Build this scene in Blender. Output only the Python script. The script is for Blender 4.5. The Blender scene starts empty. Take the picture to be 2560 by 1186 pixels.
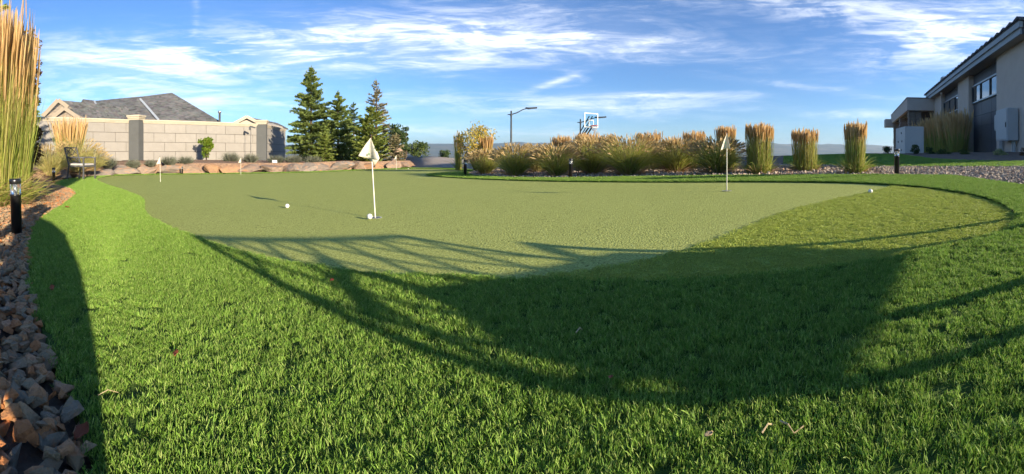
import bpy, bmesh, math, random
import numpy as np
from mathutils import Vector, Matrix
from mathutils.geometry import tessellate_polygon

R = math.radians
rng = np.random.default_rng(7)
random.seed(7)
SC = bpy.context.scene
COL = SC.collection

# ------------------------------------------------------------------ camera, sky, sun, exposure
CAMZ = 0.46                       # eye height of the panorama above the lawn
cam_d = bpy.data.cameras.new('camera')
cam = bpy.data.objects.new('camera', cam_d); COL.objects.link(cam)
SC.render.engine = 'CYCLES'
cam_d.type = 'PANO'
cam_d.panorama_type = 'CENTRAL_CYLINDRICAL'
cam_d.central_cylindrical_range_u_min = -1.28
cam_d.central_cylindrical_range_u_max = 1.28
cam_d.central_cylindrical_range_v_min = -0.806
cam_d.central_cylindrical_range_v_max = 0.380
cam_d.central_cylindrical_radius = 1.0
cam_d.clip_start = 0.02
cam_d.clip_end = 20000
cam.location = (0, 0, CAMZ)
cam.rotation_euler = (R(90), 0, 0)
SC.camera = cam

SUN_AZ, SUN_EL = R(122), R(14.8)
to_sun = Vector((math.sin(SUN_AZ) * math.cos(SUN_EL), math.cos(SUN_AZ) * math.cos(SUN_EL), math.sin(SUN_EL)))
sun_d = bpy.data.lights.new('sun', 'SUN')
sun_d.energy = 4.3; sun_d.angle = R(0.6); sun_d.color = (1.0, 0.86, 0.66)
sun = bpy.data.objects.new('sun', sun_d); COL.objects.link(sun)
sun.rotation_euler = (-to_sun).to_track_quat('-Z', 'Y').to_euler()
sun.location = to_sun * 50

SC.view_settings.view_transform = 'Standard'
SC.view_settings.look = 'None'
SC.view_settings.exposure = 1.5
SC.view_settings.gamma = 1.0
SC.view_settings.use_curve_mapping = False
SC.cycles.use_denoising = True
SC.cycles.use_adaptive_sampling = True
SC.cycles.adaptive_threshold = 0.03
SC.cycles.max_bounces = 5
SC.cycles.diffuse_bounces = 2
SC.cycles.transparent_max_bounces = 8
SC.cycles.volume_bounces = 0

world = bpy.data.worlds.new('World'); SC.world = world; world.use_nodes = True
def build_world():
    nt = world.node_tree; nt.nodes.clear(); L = nt.links
    def N(t, **k):
        n = nt.nodes.new(t)
        for a, b in k.items(): setattr(n, a, b)
        return n
    def M(op, a, b=None, c=None, clamp=False):
        n = N('ShaderNodeMath', operation=op); n.use_clamp = clamp
        for i, v in enumerate((a, b, c)):
            if v is None: continue
            if isinstance(v, (int, float)): n.inputs[i].default_value = v
            else: L.new(v, n.inputs[i])
        return n.outputs[0]
    out = N('ShaderNodeOutputWorld'); bg = N('ShaderNodeBackground')
    sky = N('ShaderNodeTexSky', sky_type='NISHITA')
    sky.sun_disc = False; sky.sun_elevation = SUN_EL; sky.sun_rotation = SUN_AZ
    sky.altitude = 600; sky.air_density = 1.0; sky.dust_density = 0.6; sky.ozone_density = 2.2
    tc = N('ShaderNodeTexCoord'); sp = N('ShaderNodeSeparateXYZ'); L.new(tc.outputs['Generated'], sp.inputs[0])
    x, y, z = sp.outputs
    az = M('ARCTAN2', x, y)
    el = M('DIVIDE', z, M('SQRT', M('ADD', M('MULTIPLY', x, x), M('ADD', M('MULTIPLY', y, y), 1e-5))))
    # cirrus: strongly stretched, warped noise over azimuth and elevation
    def noise(sx, sy, seed, detail=7, rough=0.62, dist=0.0, tilt=0.0):
        cx = N('ShaderNodeCombineXYZ')
        L.new(M('MULTIPLY', az, sx), cx.inputs[0])
        L.new(M('ADD', M('MULTIPLY', el, sy), M('MULTIPLY', az, tilt)), cx.inputs[1])
        cx.inputs[2].default_value = seed
        n = N('ShaderNodeTexNoise'); n.inputs['Scale'].default_value = 1
        n.inputs['Detail'].default_value = detail; n.inputs['Roughness'].default_value = rough
        n.inputs['Distortion'].default_value = dist
        L.new(cx.outputs[0], n.inputs['Vector']); return n.outputs['Fac']
    def ramp(v, lo, hi):
        n = N('ShaderNodeMapRange', interpolation_type='SMOOTHSTEP')
        L.new(v, n.inputs[0]); n.inputs[1].default_value = lo; n.inputs[2].default_value = hi; return n.outputs[0]
    n1 = noise(3.2, 17, 3.1, 9, 0.62, 1.3, 0.6)
    n2 = noise(7.0, 60, 8.4, 8, 0.66, 0.9, -2.2)
    n3 = noise(2.2, 5.0, 1.7, 6, 0.55, 0.6, 0.4)
    wis = M('ADD', M('MULTIPLY', n1, 0.62), M('MULTIPLY', n2, 0.38))
    def gauss(px, py, sx, sy, slope, amp):
        a0 = (px - 1280) / 1000; e0 = (380 - py) / 1000
        da = M('SUBTRACT', az, a0)
        de = M('SUBTRACT', M('SUBTRACT', el, e0), M('MULTIPLY', da, -slope))
        q = M('ADD', M('POWER', M('ABSOLUTE', M('DIVIDE', da, sx / 1000)), 2.0), M('POWER', M('ABSOLUTE', M('DIVIDE', de, sy / 1000)), 2.0))
        return M('MULTIPLY', M('EXPONENT', M('MULTIPLY', q, -1.0)), amp)
    env = None
    for g in ((430, 145, 440, 62, -0.02, 0.9), (820, 105, 360, 50, -0.10, 1.0), (1320, 92, 380, 30, 0.06, 1.15), (1150, 150, 260, 26, -0.02, 0.75),
              (400, 250, 360, 40, 0.0, 0.6), (2430, 85, 270, 75, -0.12, 1.25), (2020, 15, 280, 40, 0.12, 0.7),
              (1330, 262, 420, 26, 0.02, 0.75), (1650, 238, 200, 8, 0.0, 0.6), (2050, 222, 230, 9, 0.11, 0.45), (2090, 285, 140, 10, 0.02, 0.5),
              (1390, 205, 75, 8, -0.35, 0.6), (1480, 45, 240, 26, 0.08, 0.4), (490, 45, 9, 60, 0.0, 0.28), (1250, 330, 520, 22, 0.0, 0.35)):
        v = gauss(*g); env = v if env is None else M('ADD', env, v)
    body = M('MULTIPLY', ramp(wis, 0.42, 0.63), env)
    thin = M('MULTIPLY', M('MULTIPLY', ramp(wis, 0.50, 0.72), 0.42), ramp(n3, 0.35, 0.7))
    veil = M('MULTIPLY', M('MULTIPLY', env, 0.28), ramp(n3, 0.22, 0.72))
    up = ramp(el, -0.01, 0.05)
    c = M('MULTIPLY', M('ADD', M('ADD', body, thin), veil), up, clamp=True)
    c = M('MULTIPLY', c, 0.80)
    mix = N('ShaderNodeMix', data_type='RGBA'); L.new(c, mix.inputs[0])
    tint = N('ShaderNodeMix', data_type='RGBA', blend_type='MULTIPLY'); tint.inputs[0].default_value = 1.0
    L.new(sky.outputs[0], tint.inputs[6]); tint.inputs[7].default_value = (0.55, 0.80, 1.15, 1)
    L.new(tint.outputs[2], mix.inputs[6]); mix.inputs[7].default_value = (7.4, 7.7, 8.3, 1)
    L.new(mix.outputs[2], bg.inputs[0]); bg.inputs[1].default_value = 0.068
    L.new(bg.outputs[0], out.inputs[0])
build_world()

# ------------------------------------------------------------------ ground model and placement helpers
GX, GY = 0.031, -0.0094           # the hilltop tilts up to the right and slightly down away from the camera
def G(x, y): return GX * x + GY * y
def A(px): return (px - 1280) / 1000.0
def P(px, py):                    # bearing + dip -> point of the tilted hilltop
    a = A(px); d = CAMZ / ((py - 380) / 1000 + GX * math.sin(a) + GY * math.cos(a))
    x, y = d * math.sin(a), d * math.cos(a)
    return Vector((x, y, G(x, y)))
def W(px, py, d):                 # bearing + dip + distance -> world point
    a = A(px)
    return Vector((d * math.sin(a), d * math.cos(a), CAMZ - (py - 380) / 1000 * d))
def dist(v): return math.hypot(v[0], v[1])

def tag(o, label=None, cat=None, group=None, kind=None):
    if label: o['label'] = label
    if cat: o['category'] = cat
    if group: o['group'] = group
    if kind: o['kind'] = kind
    return o
def empty(name, loc, rz=0, label=None, cat=None, group=None):
    o = bpy.data.objects.new(name, None); COL.objects.link(o); o.empty_display_size = 0.1
    o.location = loc; o.rotation_euler = (0, 0, rz)
    return tag(o, label, cat, group)
def link(name, me, mat, parent=None, smooth=False):
    o = bpy.data.objects.new(name, me); COL.objects.link(o)
    if mat is not None and not me.materials: me.materials.append(mat)
    if parent is not None: o.parent = parent
    if smooth: me.polygons.foreach_set('use_smooth', [True] * len(me.polygons))
    return o
def copy_tree(o, parent=None):
    c = o.copy(); COL.objects.link(c); c.parent = parent
    for ch in list(o.children): copy_tree(ch, c)
    return c
def mesh_np(name, V, F):
    """V (n,3), F (m,k) -> mesh"""
    me = bpy.data.meshes.new(name); V = np.asarray(V, np.float32); F = np.asarray(F, np.int32)
    me.vertices.add(len(V)); me.vertices.foreach_set('co', V.ravel())
    k = F.shape[1]; me.loops.add(F.size); me.loops.foreach_set('vertex_index', F.ravel())
    me.polygons.add(len(F)); me.polygons.foreach_set('loop_start', np.arange(0, F.size, k, dtype=np.int32))
    me.update(calc_edges=True); me.validate(); return me

class MB:
    def __init__(s): s.v = []; s.f = []
    def box(s, c, size, rz=0, m=None):
        hx, hy, hz = size[0] / 2, size[1] / 2, size[2] / 2
        pts = [Vector((i * hx, j * hy, k * hz)) for k in (-1, 1) for j in (-1, 1) for i in (-1, 1)]
        rot = m if m is not None else Matrix.Rotation(rz, 3, 'Z')
        return s._hex([rot @ p + Vector(c) for p in pts])
    def _hex(s, pts):
        b = len(s.v); s.v += [tuple(p) for p in pts]
        s.f += [tuple(b + i for i in q) for q in ((0, 2, 3, 1), (4, 5, 7, 6), (0, 1, 5, 4), (2, 6, 7, 3), (0, 4, 6, 2), (1, 3, 7, 5))]
        return s
    def bar(s, a, b, w, h=None, up=(0, 0, 1)):
        a, b = Vector(a), Vector(b); d = (b - a); L = d.length; d.normalize(); h = h or w
        u = Vector(up)
        if abs(u.dot(d)) > 0.97: u = Vector((1, 0, 0))
        sx = d.cross(u).normalized(); sz = sx.cross(d).normalized()
        m = Matrix((sx, d, sz)).transposed()
        return s.box((a + b) / 2, (w, L, h), m=m)
    def prism(s, poly, off):
        """poly: list of 3d points, off: extrusion vector"""
        b = len(s.v); n = len(poly); off = Vector(off)
        s.v += [tuple(Vector(p)) for p in poly] + [tuple(Vector(p) + off) for p in poly]
        s.f.append(tuple(range(b + n - 1, b - 1, -1))); s.f.append(tuple(range(b + n, b + 2 * n)))
        for i in range(n):
            j = (i + 1) % n; s.f.append((b + i, b + j, b + n + j, b + n + i))
        return s
    def tube(s, pts, rad, n=8, cap=True):
        pts = [Vector(p) for p in pts]; b = len(s.v); m = len(pts)
        if isinstance(rad, (int, float)): rad = [rad] * m
        prev = None
        for i, p in enumerate(pts):
            d = (pts[min(i + 1, m - 1)] - pts[max(i - 1, 0)])
            if d.length < 1e-9: d = Vector((0, 0, 1))
            d.normalize()
            u = prev if prev is not None else (Vector((1, 0, 0)) if abs(d.x) < 0.9 else Vector((0, 1, 0)))
            u = (u - d * u.dot(d)).normalized(); w = d.cross(u); prev = u
            for k in range(n):
                t = 2 * math.pi * k / n
                s.v.append(tuple(p + (u * math.cos(t) + w * math.sin(t)) * rad[i]))
        for i in range(m - 1):
            for k in range(n):
                k2 = (k + 1) % n
                s.f.append((b + i * n + k, b + i * n + k2, b + (i + 1) * n + k2, b + (i + 1) * n + k))
        if cap:
            s.f.append(tuple(b + k for k in range(n - 1, -1, -1))); s.f.append(tuple(b + (m - 1) * n + k for k in range(n)))
        return s
    def lathe(s, prof, n=20, c=(0, 0, 0)):
        return s.tube([(c[0], c[1], c[2] + z) for r, z in prof], [r for r, z in prof], n)
    def face(s, pts):
        b = len(s.v); s.v += [tuple(p) for p in pts]; s.f.append(tuple(range(b, b + len(pts)))); return s
    def mesh(s, name):
        me = bpy.data.meshes.new(name); me.from_pydata(s.v, [], s.f); me.update(); return me
    def build(s, name, mat, parent=None, smooth=False, bevel=0):
        o = link(name, s.mesh(name), mat, parent, smooth)
        if bevel:
            md = o.modifiers.new('bevel', 'BEVEL'); md.width = bevel; md.segments = 2; md.limit_method = 'ANGLE'
        return o

# ------------------------------------------------------------------ materials
MATS = {}
def mat(name, c1, c2=None, rough=0.8, scale=8.0, bump=0.0, bscale=None, metal=0.0, spec=0.3, detail=6, coat=0, lo=0.35, hi=0.65, obj_rand=0.0, coord='Object', stretch=None):
    m = bpy.data.materials.new(name); m.use_nodes = True; nt = m.node_tree; L = nt.links
    b = nt.nodes['Principled BSDF']
    b.inputs['Roughness'].default_value = rough; b.inputs['Metallic'].default_value = metal
    b.inputs['Specular IOR Level'].default_value = spec; b.inputs['Coat Weight'].default_value = coat
    tc = nt.nodes.new('ShaderNodeTexCoord'); src = tc.outputs[coord]
    if stretch:
        mp = nt.nodes.new('ShaderNodeMapping'); mp.inputs['Scale'].default_value = stretch; L.new(src, mp.inputs[0]); src = mp.outputs[0]
    c2 = c2 or tuple(v * 0.8 for v in c1)
    n = nt.nodes.new('ShaderNodeTexNoise'); n.inputs['Scale'].default_value = scale; n.inputs['Detail'].default_value = detail; n.inputs['Roughness'].default_value = 0.6
    L.new(src, n.inputs['Vector'])
    mr = nt.nodes.new('ShaderNodeMapRange'); L.new(n.outputs['Fac'], mr.inputs[0]); mr.inputs[1].default_value = lo; mr.inputs[2].default_value = hi
    mx = nt.nodes.new('ShaderNodeMix'); mx.data_type = 'RGBA'; L.new(mr.outputs[0], mx.inputs[0])
    mx.inputs[6].default_value = (*c1, 1); mx.inputs[7].default_value = (*c2, 1); col = mx.outputs[2]
    if obj_rand:
        oi = nt.nodes.new('ShaderNodeObjectInfo'); hs = nt.nodes.new('ShaderNodeHueSaturation')
        r2 = nt.nodes.new('ShaderNodeMapRange'); L.new(oi.outputs['Random'], r2.inputs[0]); r2.inputs[3].default_value = 1 - obj_rand; r2.inputs[4].default_value = 1 + obj_rand
        L.new(r2.outputs[0], hs.inputs['Value']); L.new(col, hs.inputs['Color']); col = hs.outputs[0]
    L.new(col, b.inputs['Base Color'])
    if bump:
        n2 = nt.nodes.new('ShaderNodeTexNoise'); n2.inputs['Scale'].default_value = bscale or scale * 4; n2.inputs['Detail'].default_value = 8
        L.new(src, n2.inputs['Vector'])
        bp = nt.nodes.new('ShaderNodeBump'); bp.inputs['Strength'].default_value = min(1, bump); bp.inputs['Distance'].default_value = 0.02
        L.new(n2.outputs['Fac'], bp.inputs['Height']); L.new(bp.outputs[0], b.inputs['Normal'])
    MATS[name] = m; return m
def leaf(name, cols, trans=0.35, rough=0.6, spec=0.25, inst=False, value=0.25):
    """foliage: colour varies from leaf to leaf, some light passes through"""
    m = bpy.data.materials.new(name); m.use_nodes = True; nt = m.node_tree; L = nt.links
    b = nt.nodes['Principled BSDF']; out = nt.nodes['Material Output']
    b.inputs['Roughness'].default_value = rough; b.inputs['Specular IOR Level'].default_value = spec
    g = nt.nodes.new('ShaderNodeNewGeometry'); rnd = g.outputs['Random Per Island']
    cr = nt.nodes.new('ShaderNodeValToRGB'); e = cr.color_ramp.elements
    while len(e) < len(cols): e.new(0.5)
    for i, c in enumerate(cols): e[i].position = i / max(1, len(cols) - 1); e[i].color = (*c, 1)
    L.new(rnd, cr.inputs[0]); col = cr.outputs[0]
    if inst:
        oi = nt.nodes.new('ShaderNodeObjectInfo'); hs = nt.nodes.new('ShaderNodeHueSaturation')
        r2 = nt.nodes.new('ShaderNodeMapRange'); L.new(oi.outputs['Random'], r2.inputs[0]); r2.inputs[3].default_value = 1 - value; r2.inputs[4].default_value = 1 + value
        L.new(r2.outputs[0], hs.inputs['Value']); L.new(col, hs.inputs['Color']); col = hs.outputs[0]
    L.new(col, b.inputs['Base Color'])
    t = nt.nodes.new('ShaderNodeBsdfTranslucent'); L.new(col, t.inputs[0])
    mx = nt.nodes.new('ShaderNodeMixShader'); mx.inputs[0].default_value = trans
    L.new(b.outputs[0], mx.inputs[1]); L.new(t.outputs[0], mx.inputs[2]); L.new(mx.outputs[0], out.inputs[0])
    MATS[name] = m; return m

mat('earth', (0.20, 0.135, 0.09), (0.11, 0.08, 0.055), 0.95, 3, 0.5, 40)
mat('valley', (0.14, 0.13, 0.07), (0.07, 0.085, 0.04), 0.95, 0.012, 0)
mat('hill', (0.05, 0.065, 0.035), (0.13, 0.115, 0.07), 0.95, 0.006, 0, lo=0.45, hi=0.62)
mat('mulch', (0.32, 0.205, 0.13), (0.18, 0.115, 0.075), 0.95, 14, 0.8, 60)
mat('gravelbase', (0.32, 0.275, 0.215), (0.15, 0.13, 0.10), 0.95, 30, 0.9, 70)
mat('pathgravel', (0.40, 0.34, 0.28), (0.28, 0.235, 0.19), 0.95, 10, 0.5, 60)
mat('rocksoil', (0.16, 0.11, 0.075), (0.10, 0.07, 0.05), 0.95, 30, 0.6, 60)
mat('turfback', (0.075, 0.135, 0.020), (0.05, 0.095, 0.015), 0.95, 60, 0.5, 200)
mat('farlawn', (0.10, 0.20, 0.030), (0.06, 0.13, 0.022), 0.9, 3, 0.9, 60)
leaf('blade', [(0.108, 0.225, 0.024), (0.19, 0.33, 0.045), (0.28, 0.42, 0.075), (0.13, 0.265, 0.03), (0.40, 0.48, 0.14)], 0.33, 0.6, 0.22, True, 0.15)
leaf('pile', [(0.25, 0.29, 0.065), (0.31, 0.345, 0.085), (0.38, 0.41, 0.12), (0.23, 0.265, 0.055)], 0.25, 0.6, 0.15, True, 0.05)
leaf('pile2', [(0.32, 0.385, 0.065), (0.38, 0.445, 0.08), (0.45, 0.50, 0.11), (0.295, 0.36, 0.06)], 0.25, 0.5, 0.25, True, 0.12)

def green_mat(name, c1, c2, c3, bumpd):
    m = mat(name, c1, c2, 0.95, 0.9, 0, spec=0.05); nt = m.node_tree; L = nt.links; b = nt.nodes['Principled BSDF']
    tc = nt.nodes.new('ShaderNodeTexCoord'); col = b.inputs['Base Color'].links[0].from_socket
    for sc, lo, hi, cc in ((95, 0.42, 0.66, c3), (75, 0.54, 0.66, tuple(v * 0.5 for v in c1)), (150, 0.62, 0.68, tuple(min(1, v * 1.7) for v in c3))):
        n = nt.nodes.new('ShaderNodeTexNoise'); n.inputs['Scale'].default_value = sc; n.inputs['Detail'].default_value = 3; L.new(tc.outputs['Object'], n.inputs['Vector'])
        mr = nt.nodes.new('ShaderNodeMapRange'); L.new(n.outputs['Fac'], mr.inputs[0]); mr.inputs[1].default_value = lo; mr.inputs[2].default_value = hi
        mx = nt.nodes.new('ShaderNodeMix'); mx.data_type = 'RGBA'; L.new(mr.outputs[0], mx.inputs[0]); L.new(col, mx.inputs[6]); mx.inputs[7].default_value = (*cc, 1); col = mx.outputs[2]
    L.new(col, b.inputs['Base Color'])
    n = nt.nodes.new('ShaderNodeTexNoise'); n.inputs['Scale'].default_value = 90; n.inputs['Detail'].default_value = 3; L.new(tc.outputs['Object'], n.inputs['Vector'])
    bp = nt.nodes.new('ShaderNodeBump'); bp.inputs['Strength'].default_value = 0.5; bp.inputs['Distance'].default_value = bumpd
    L.new(n.outputs['Fac'], bp.inputs['Height']); L.new(bp.outputs[0], b.inputs['Normal'])
green_mat('green', (0.33, 0.365, 0.095), (0.30, 0.335, 0.083), (0.45, 0.48, 0.15), 0.012)
green_mat('fringe', (0.27, 0.335, 0.06), (0.25, 0.315, 0.055), (0.34, 0.40, 0.08), 0.008)

# ------------------------------------------------------------------ terrain to the horizon
def ss(a, b, x):
    t = min(1, max(0, (x - a) / (b - a))); return t * t * (3 - 2 * t)
def T(x, y):
    r = math.hypot(x, y)
    xs = max(-20, min(18, x)); ys = max(-15, min(25, y))
    z = G(xs, ys) - 0.035
    az = math.atan2(x, y)
    left = ss(-0.25, -0.55, az) if az < 0 else ss(0.7, 0.95, az)
    z -= (1 - 0.85 * left) * (1.6 * ss(22, 60, r)) + 14 * ss(60, 900, r)
    return z
def terrain():
    rad = [0.0, 1.5, 4, 8, 12, 16, 20, 24, 28, 33, 40, 50, 65, 85, 120, 180, 280, 450, 700, 1000, 1500, 2200, 3200, 4800]
    na = 120; V = []; F = []
    for r in rad:
        for k in range(na):
            t = 2 * math.pi * k / na; x, y = r * math.sin(t), r * math.cos(t); V.append((x, y, T(x, y)))
    for i in range(len(rad) - 1):
        for k in range(na):
            k2 = (k + 1) % na
            F.append((i * na + k, (i + 1) * na + k, (i + 1) * na + k2, i * na + k2))
    o = link('ground', mesh_np('ground', V, F), None); o.data.materials.append(MATS['earth']); o.data.materials.append(MATS['valley'])
    mi = [0 if (j // na) < 11 else 1 for j in range(len(o.data.polygons))]
    o.data.polygons.foreach_set('material_index', mi); o.data.update()
    tag(o, kind='structure')
terrain()

def hills():
    na = 260; rows = 7; V = []; F = []
    def prof(a):
        return (20 * (0.55 + 0.30 * math.sin(a * 3.1 + 0.8) + 0.16 * math.sin(a * 9.3 + 2) + 0.09 * math.sin(a * 23 + 1) + 0.05 * math.sin(a * 51)))
    for j in range(rows):
        f = j / (rows - 1); r = 2300 + 1300 * f
        for k in range(na):
            a = -1.75 + 3.5 * k / (na - 1)
            hpx = 15 + prof(a) * 0.55
            z = -17 + (hpx / 1000 * 3000 + 17) * (math.sin(min(1, f * 1.25) * math.pi / 2) ** 1.3) + 5 * math.sin(a * 70 + j * 1.7) * f + 3 * math.sin(a * 150 + j * 2.9) * f
            if f > 0.85: z -= 20
            V.append((r * math.sin(a), r * math.cos(a), z))
    for j in range(rows - 1):
        for k in range(na - 1):
            F.append((j * na + k, (j + 1) * na + k, (j + 1) * na + k + 1, j * na + k + 1))
    o = link('hills', mesh_np('hills', V, F), MATS['hill'], smooth=True); tag(o, kind='structure')
hills()

# ------------------------------------------------------------------ sheets on the hilltop
def sheet(name, outer, mat_, lift, holes=(), kind='structure', skirt=0.0):
    polys = [[Vector((p[0], p[1], 0)) for p in outer]] + [[Vector((p[0], p[1], 0)) for p in h] for h in holes]
    tris = tessellate_polygon(polys); flat = [p for q in polys for p in q]
    V = [(p.x, p.y, G(p.x, p.y) + lift) for p in flat]
    F = []
    for a, b, c in tris:
        n = (flat[b] - flat[a]).cross(flat[c] - flat[a]).z
        F.append((a, b, c) if n > 0 else (a, c, b))
    tri = np.array([[V[i] for i in f] for f in F])
    if skirt:
        b = 0
        for q in polys:
            n = len(q); base = len(V)
            V += [(p.x, p.y, G(p.x, p.y) + lift - skirt) for p in q]
            for i in range(n):
                j = (i + 1) % n
                F.append((b + i, b + j, base + j)); F.append((b + i, base + j, base + i))
            b += n
    o = link(name, mesh_np(name, V, F), MATS[mat_]); tag(o, kind=kind)
    return o, tri
def smooth_loop(pts, n=3):
    out = []; m = len(pts)
    for i in range(m):
        p0, p1, p2, p3 = (Vector(pts[(i + k) % m][:2]) for k in (-1, 0, 1, 2))
        for j in range(n):
            t = j / n
            out.append(0.5 * ((2 * p1) + (p2 - p0) * t + (2 * p0 - 5 * p1 + 4 * p2 - p3) * t * t + (3 * p1 - p0 - 3 * p2 + p3) * t ** 3))
    return out
GREEN_PX = [(240, 450), (262, 443), (300, 439.5), (400, 437.5), (500, 436), (650, 434), (800, 431), (900, 426.5), (1000, 423), (1060, 422), (1110, 424), (1157, 426.5), (1180, 428.5),
            (1150, 431.5), (1100, 434), (1068, 437.5), (1082, 441.5), (1160, 447), (1250, 451), (1400, 455), (1550, 456.5), (1700, 457), (1850, 456.5), (2000, 457), (2120, 459), (2230, 464.5), (2330, 474), (2430, 490),
            (2500, 512), (2535, 535), (2541, 553), (2525, 575), (2480, 597), (2400, 618), (2300, 640), (2150, 668), (2000, 690), (1850, 704), (1700, 712), (1550, 714), (1400, 712), (1250, 708), (1100, 700),
            (1000, 696), (900, 690), (800, 679), (700, 662), (600, 638), (520, 612), (450, 585), (400, 563), (370, 545), (357, 528), (358, 511), (350, 497), (325, 485), (290, 472), (255, 460)]
green_loop = smooth_loop([P(*q) for q in GREEN_PX], 3)
FR_PX = [(1290, 708), (1380, 690), (1500, 675), (1600, 657), (1700, 630), (1800, 598), (1850, 578), (1900, 555), (1950, 536), (2010, 518), (2100, 497), (2180, 480), (2222, 470),
         (2232, 465.5), (2330, 475), (2430, 491), (2500, 513), (2533, 536), (2539, 553), (2523, 575), (2478, 596), (2400, 617), (2300, 639), (2150, 667), (2000, 689), (1850, 703), (1700, 711), (1550, 713), (1400, 711)]
fringe_loop = [P(*q) for q in FR_PX]
ROCK_EDGE_PX = [(240, 1186), (205, 1090), (152, 960), (125, 890), (100, 825), (80, 745), (70, 690), (72, 620), (85, 570), (110, 545), (160, 515), (188, 490), (186, 480), (160, 470), (135, 462)]
rock_edge = [P(*q) for q in ROCK_EDGE_PX]
BED_FRONT_PX = [(1176, 431), (1168, 436), (1185, 441), (1250, 445), (1400, 447), (1600, 444), (1800, 441.5), (2000, 440), (2200, 440)]
bed_front = [P(*q) for q in BED_FRONT_PX]
grav_front = [P(*q) for q in ((2380, 442), (2460, 453), (2560, 468))]
lawn_outer = ([Vector((-0.20, -2.2, 0)), Vector((-0.28, -0.8, 0)), Vector((-0.36, 0.0, 0))] + rock_edge +
              [P(140, 455), P(175, 448.5), P(235, 442), P(300, 437.6), P(400, 436), P(500, 434.6), P(650, 432.6), P(800, 429.6), P(900, 425.2), P(985, 421.5), P(1040, 419), P(1110, 420.5), P(1165, 424), P(1196, 427)] +
              bed_front + grav_front + [Vector((5.0, 0.9, 0)), Vector((5.5, -2.2, 0))])
TURF = 0.016
turf, turf_tri = sheet('artificial_turf', lawn_outer, 'turfback', TURF, [green_loop], skirt=0.03)
green, green_tri = sheet('putting_green', green_loop, 'green', 0.0)
fringe, fringe_tri = sheet('green_fringe', fringe_loop, 'fringe', 0.005)
rock_outer = ([Vector((-0.20, -2.2, 0)), Vector((-0.28, -0.8, 0)), Vector((-0.36, 0.0, 0))] + rock_edge + [P(110, 458), P(60, 470), P(-30, 480), Vector((-6.5, 0.6, 0)), Vector((-4, -2.2, 0))])
rock_bed, rock_tri = sheet('rock_bed', rock_outer, 'rocksoil', -0.006)
isl = bed_front + [P(2205, 428), P(2180, 419), P(2000, 412), P(1700, 410), P(1400, 412), P(1250, 414), P(1190, 420)]
island, island_tri = sheet('planting_bed', isl, 'mulch', 0.0)
grav = [P(2200, 440)] + grav_front + [Vector((5.0, 0.9, 0)), Vector((9.5, 2.4, 0)), P(2560, 418.5), P(2400, 418), P(2200, 418), P(2185, 420), P(2207, 428)]
gravel, gravel_tri = sheet('gravel_path', grav, 'gravelbase', 0.004)
lawn2 = [P(1960, 412.5), P(2000, 412.3), P(2180, 418), P(2200, 417.5), P(2400, 417.5), P(2560, 418), Vector((9.6, 2.5, 0)), Vector((12, 2.9, 0)), P(2560, 404), P(2400, 401), P(2330, 397), P(2285, 391), P(2250, 386.5), P(2160, 385), P(2070, 386.5), P(1960, 391)]
far_lawn, far_lawn_tri = sheet('lawn', lawn2, 'farlawn', 0.008)

def slab(name, rows, mat_, depth=0.8, parent=None, kind='structure'):
    """a sheet through rows of points, with sides going down into the ground"""
    nr, nc = len(rows), len(rows[0]); V = [tuple(p) for r in rows for p in r]; F = []
    for i in range(nr - 1):
        for j in range(nc - 1): F.append((i * nc + j, i * nc + j + 1, (i + 1) * nc + j + 1, (i + 1) * nc + j))
    ring = [j for j in range(nc)] + [i * nc + nc - 1 for i in range(1, nr)] + [(nr - 1) * nc + j for j in range(nc - 2, -1, -1)] + [i * nc for i in range(nr - 2, 0, -1)]
    b = len(V); V += [(V[k][0], V[k][1], V[k][2] - depth) for k in ring]
    m = len(ring)
    for k in range(m): F.append((ring[k], b + k, b + (k + 1) % m, ring[(k + 1) % m]))
    o = link(name, mesh_np(name, V, F), MATS[mat_], parent, False); tag(o, kind=kind); return o
# raised bed behind the boulders, up to the garden wall
BK = [(-60, 452, 432, 18.3), (40, 450, 430, 18.6), (97, 448, 428, 19.3), (160, 445, 424, 19.8), (235, 441, 418, 20.6), (300, 437.2, 414, 21.2), (345, 436.8, 412, 20.6), (400, 436, 410, 20.7), (500, 435, 409, 21.7), (600, 433.6, 408, 23), (640, 433, 408, 23.6), (700, 432, 408, 26), (780, 430.2, 407, 27),
      (860, 427, 405, 27), (940, 424, 404, 26), (1000, 421.6, 402, 24.5), (1025, 420.6, 406, 23), (1040, 420.4, 416, 20)]
bed_rows = []
for i in range(7):
    f = i / 6; row = []
    for px, yb, yt, db in BK:
        d0 = dist(P(px, yb)) + 0.30; d = d0 + (db - d0) * f
        zf = CAMZ - (yt - 380) / 1000 * d0; zb = CAMZ - (min(yt, 401) - 380) / 1000 * db if px < 1010 else zf
        a = A(px); z = zf + (zb - zf) * f + 0.05 * math.sin(px * 0.11 + i * 1.9) * (0 < i < 6)
        row.append(Vector((d * math.sin(a), d * math.cos(a), z)))
    bed_rows.append(row)
raised_bed = slab('raised_bed', bed_rows, 'mulch', 1.2)
def bed_z(x, y):
    best = min((((p.x - x) ** 2 + (p.y - y) ** 2, p.z) for r in bed_rows for p in r)); return best[1]
path_rows = [[W(px, py, d) for px, py, d in r] for r in (
    [(1035, 419.2, 18.9), (1085, 420.0, 17.6), (1130, 421.8, 16.2), (1165, 423.6, 15.2), (1200, 424.5, 14.4)],
    [(1028, 408, 21), (1085, 408, 20.2), (1130, 409, 19.4), (1165, 411, 18.4), (1200, 413, 17.4)],
    [(1020, 397, 24.5), (1085, 398, 24), (1130, 401, 23.2), (1165, 404, 22), (1200, 407, 20.8)],
    [(1010, 388.5, 30), (1060, 389.5, 30), (1105, 393, 29), (1150, 397.5, 27), (1195, 402, 25)])]
slab('gravel_drive', path_rows, 'pathgravel', 1.6)

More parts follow.
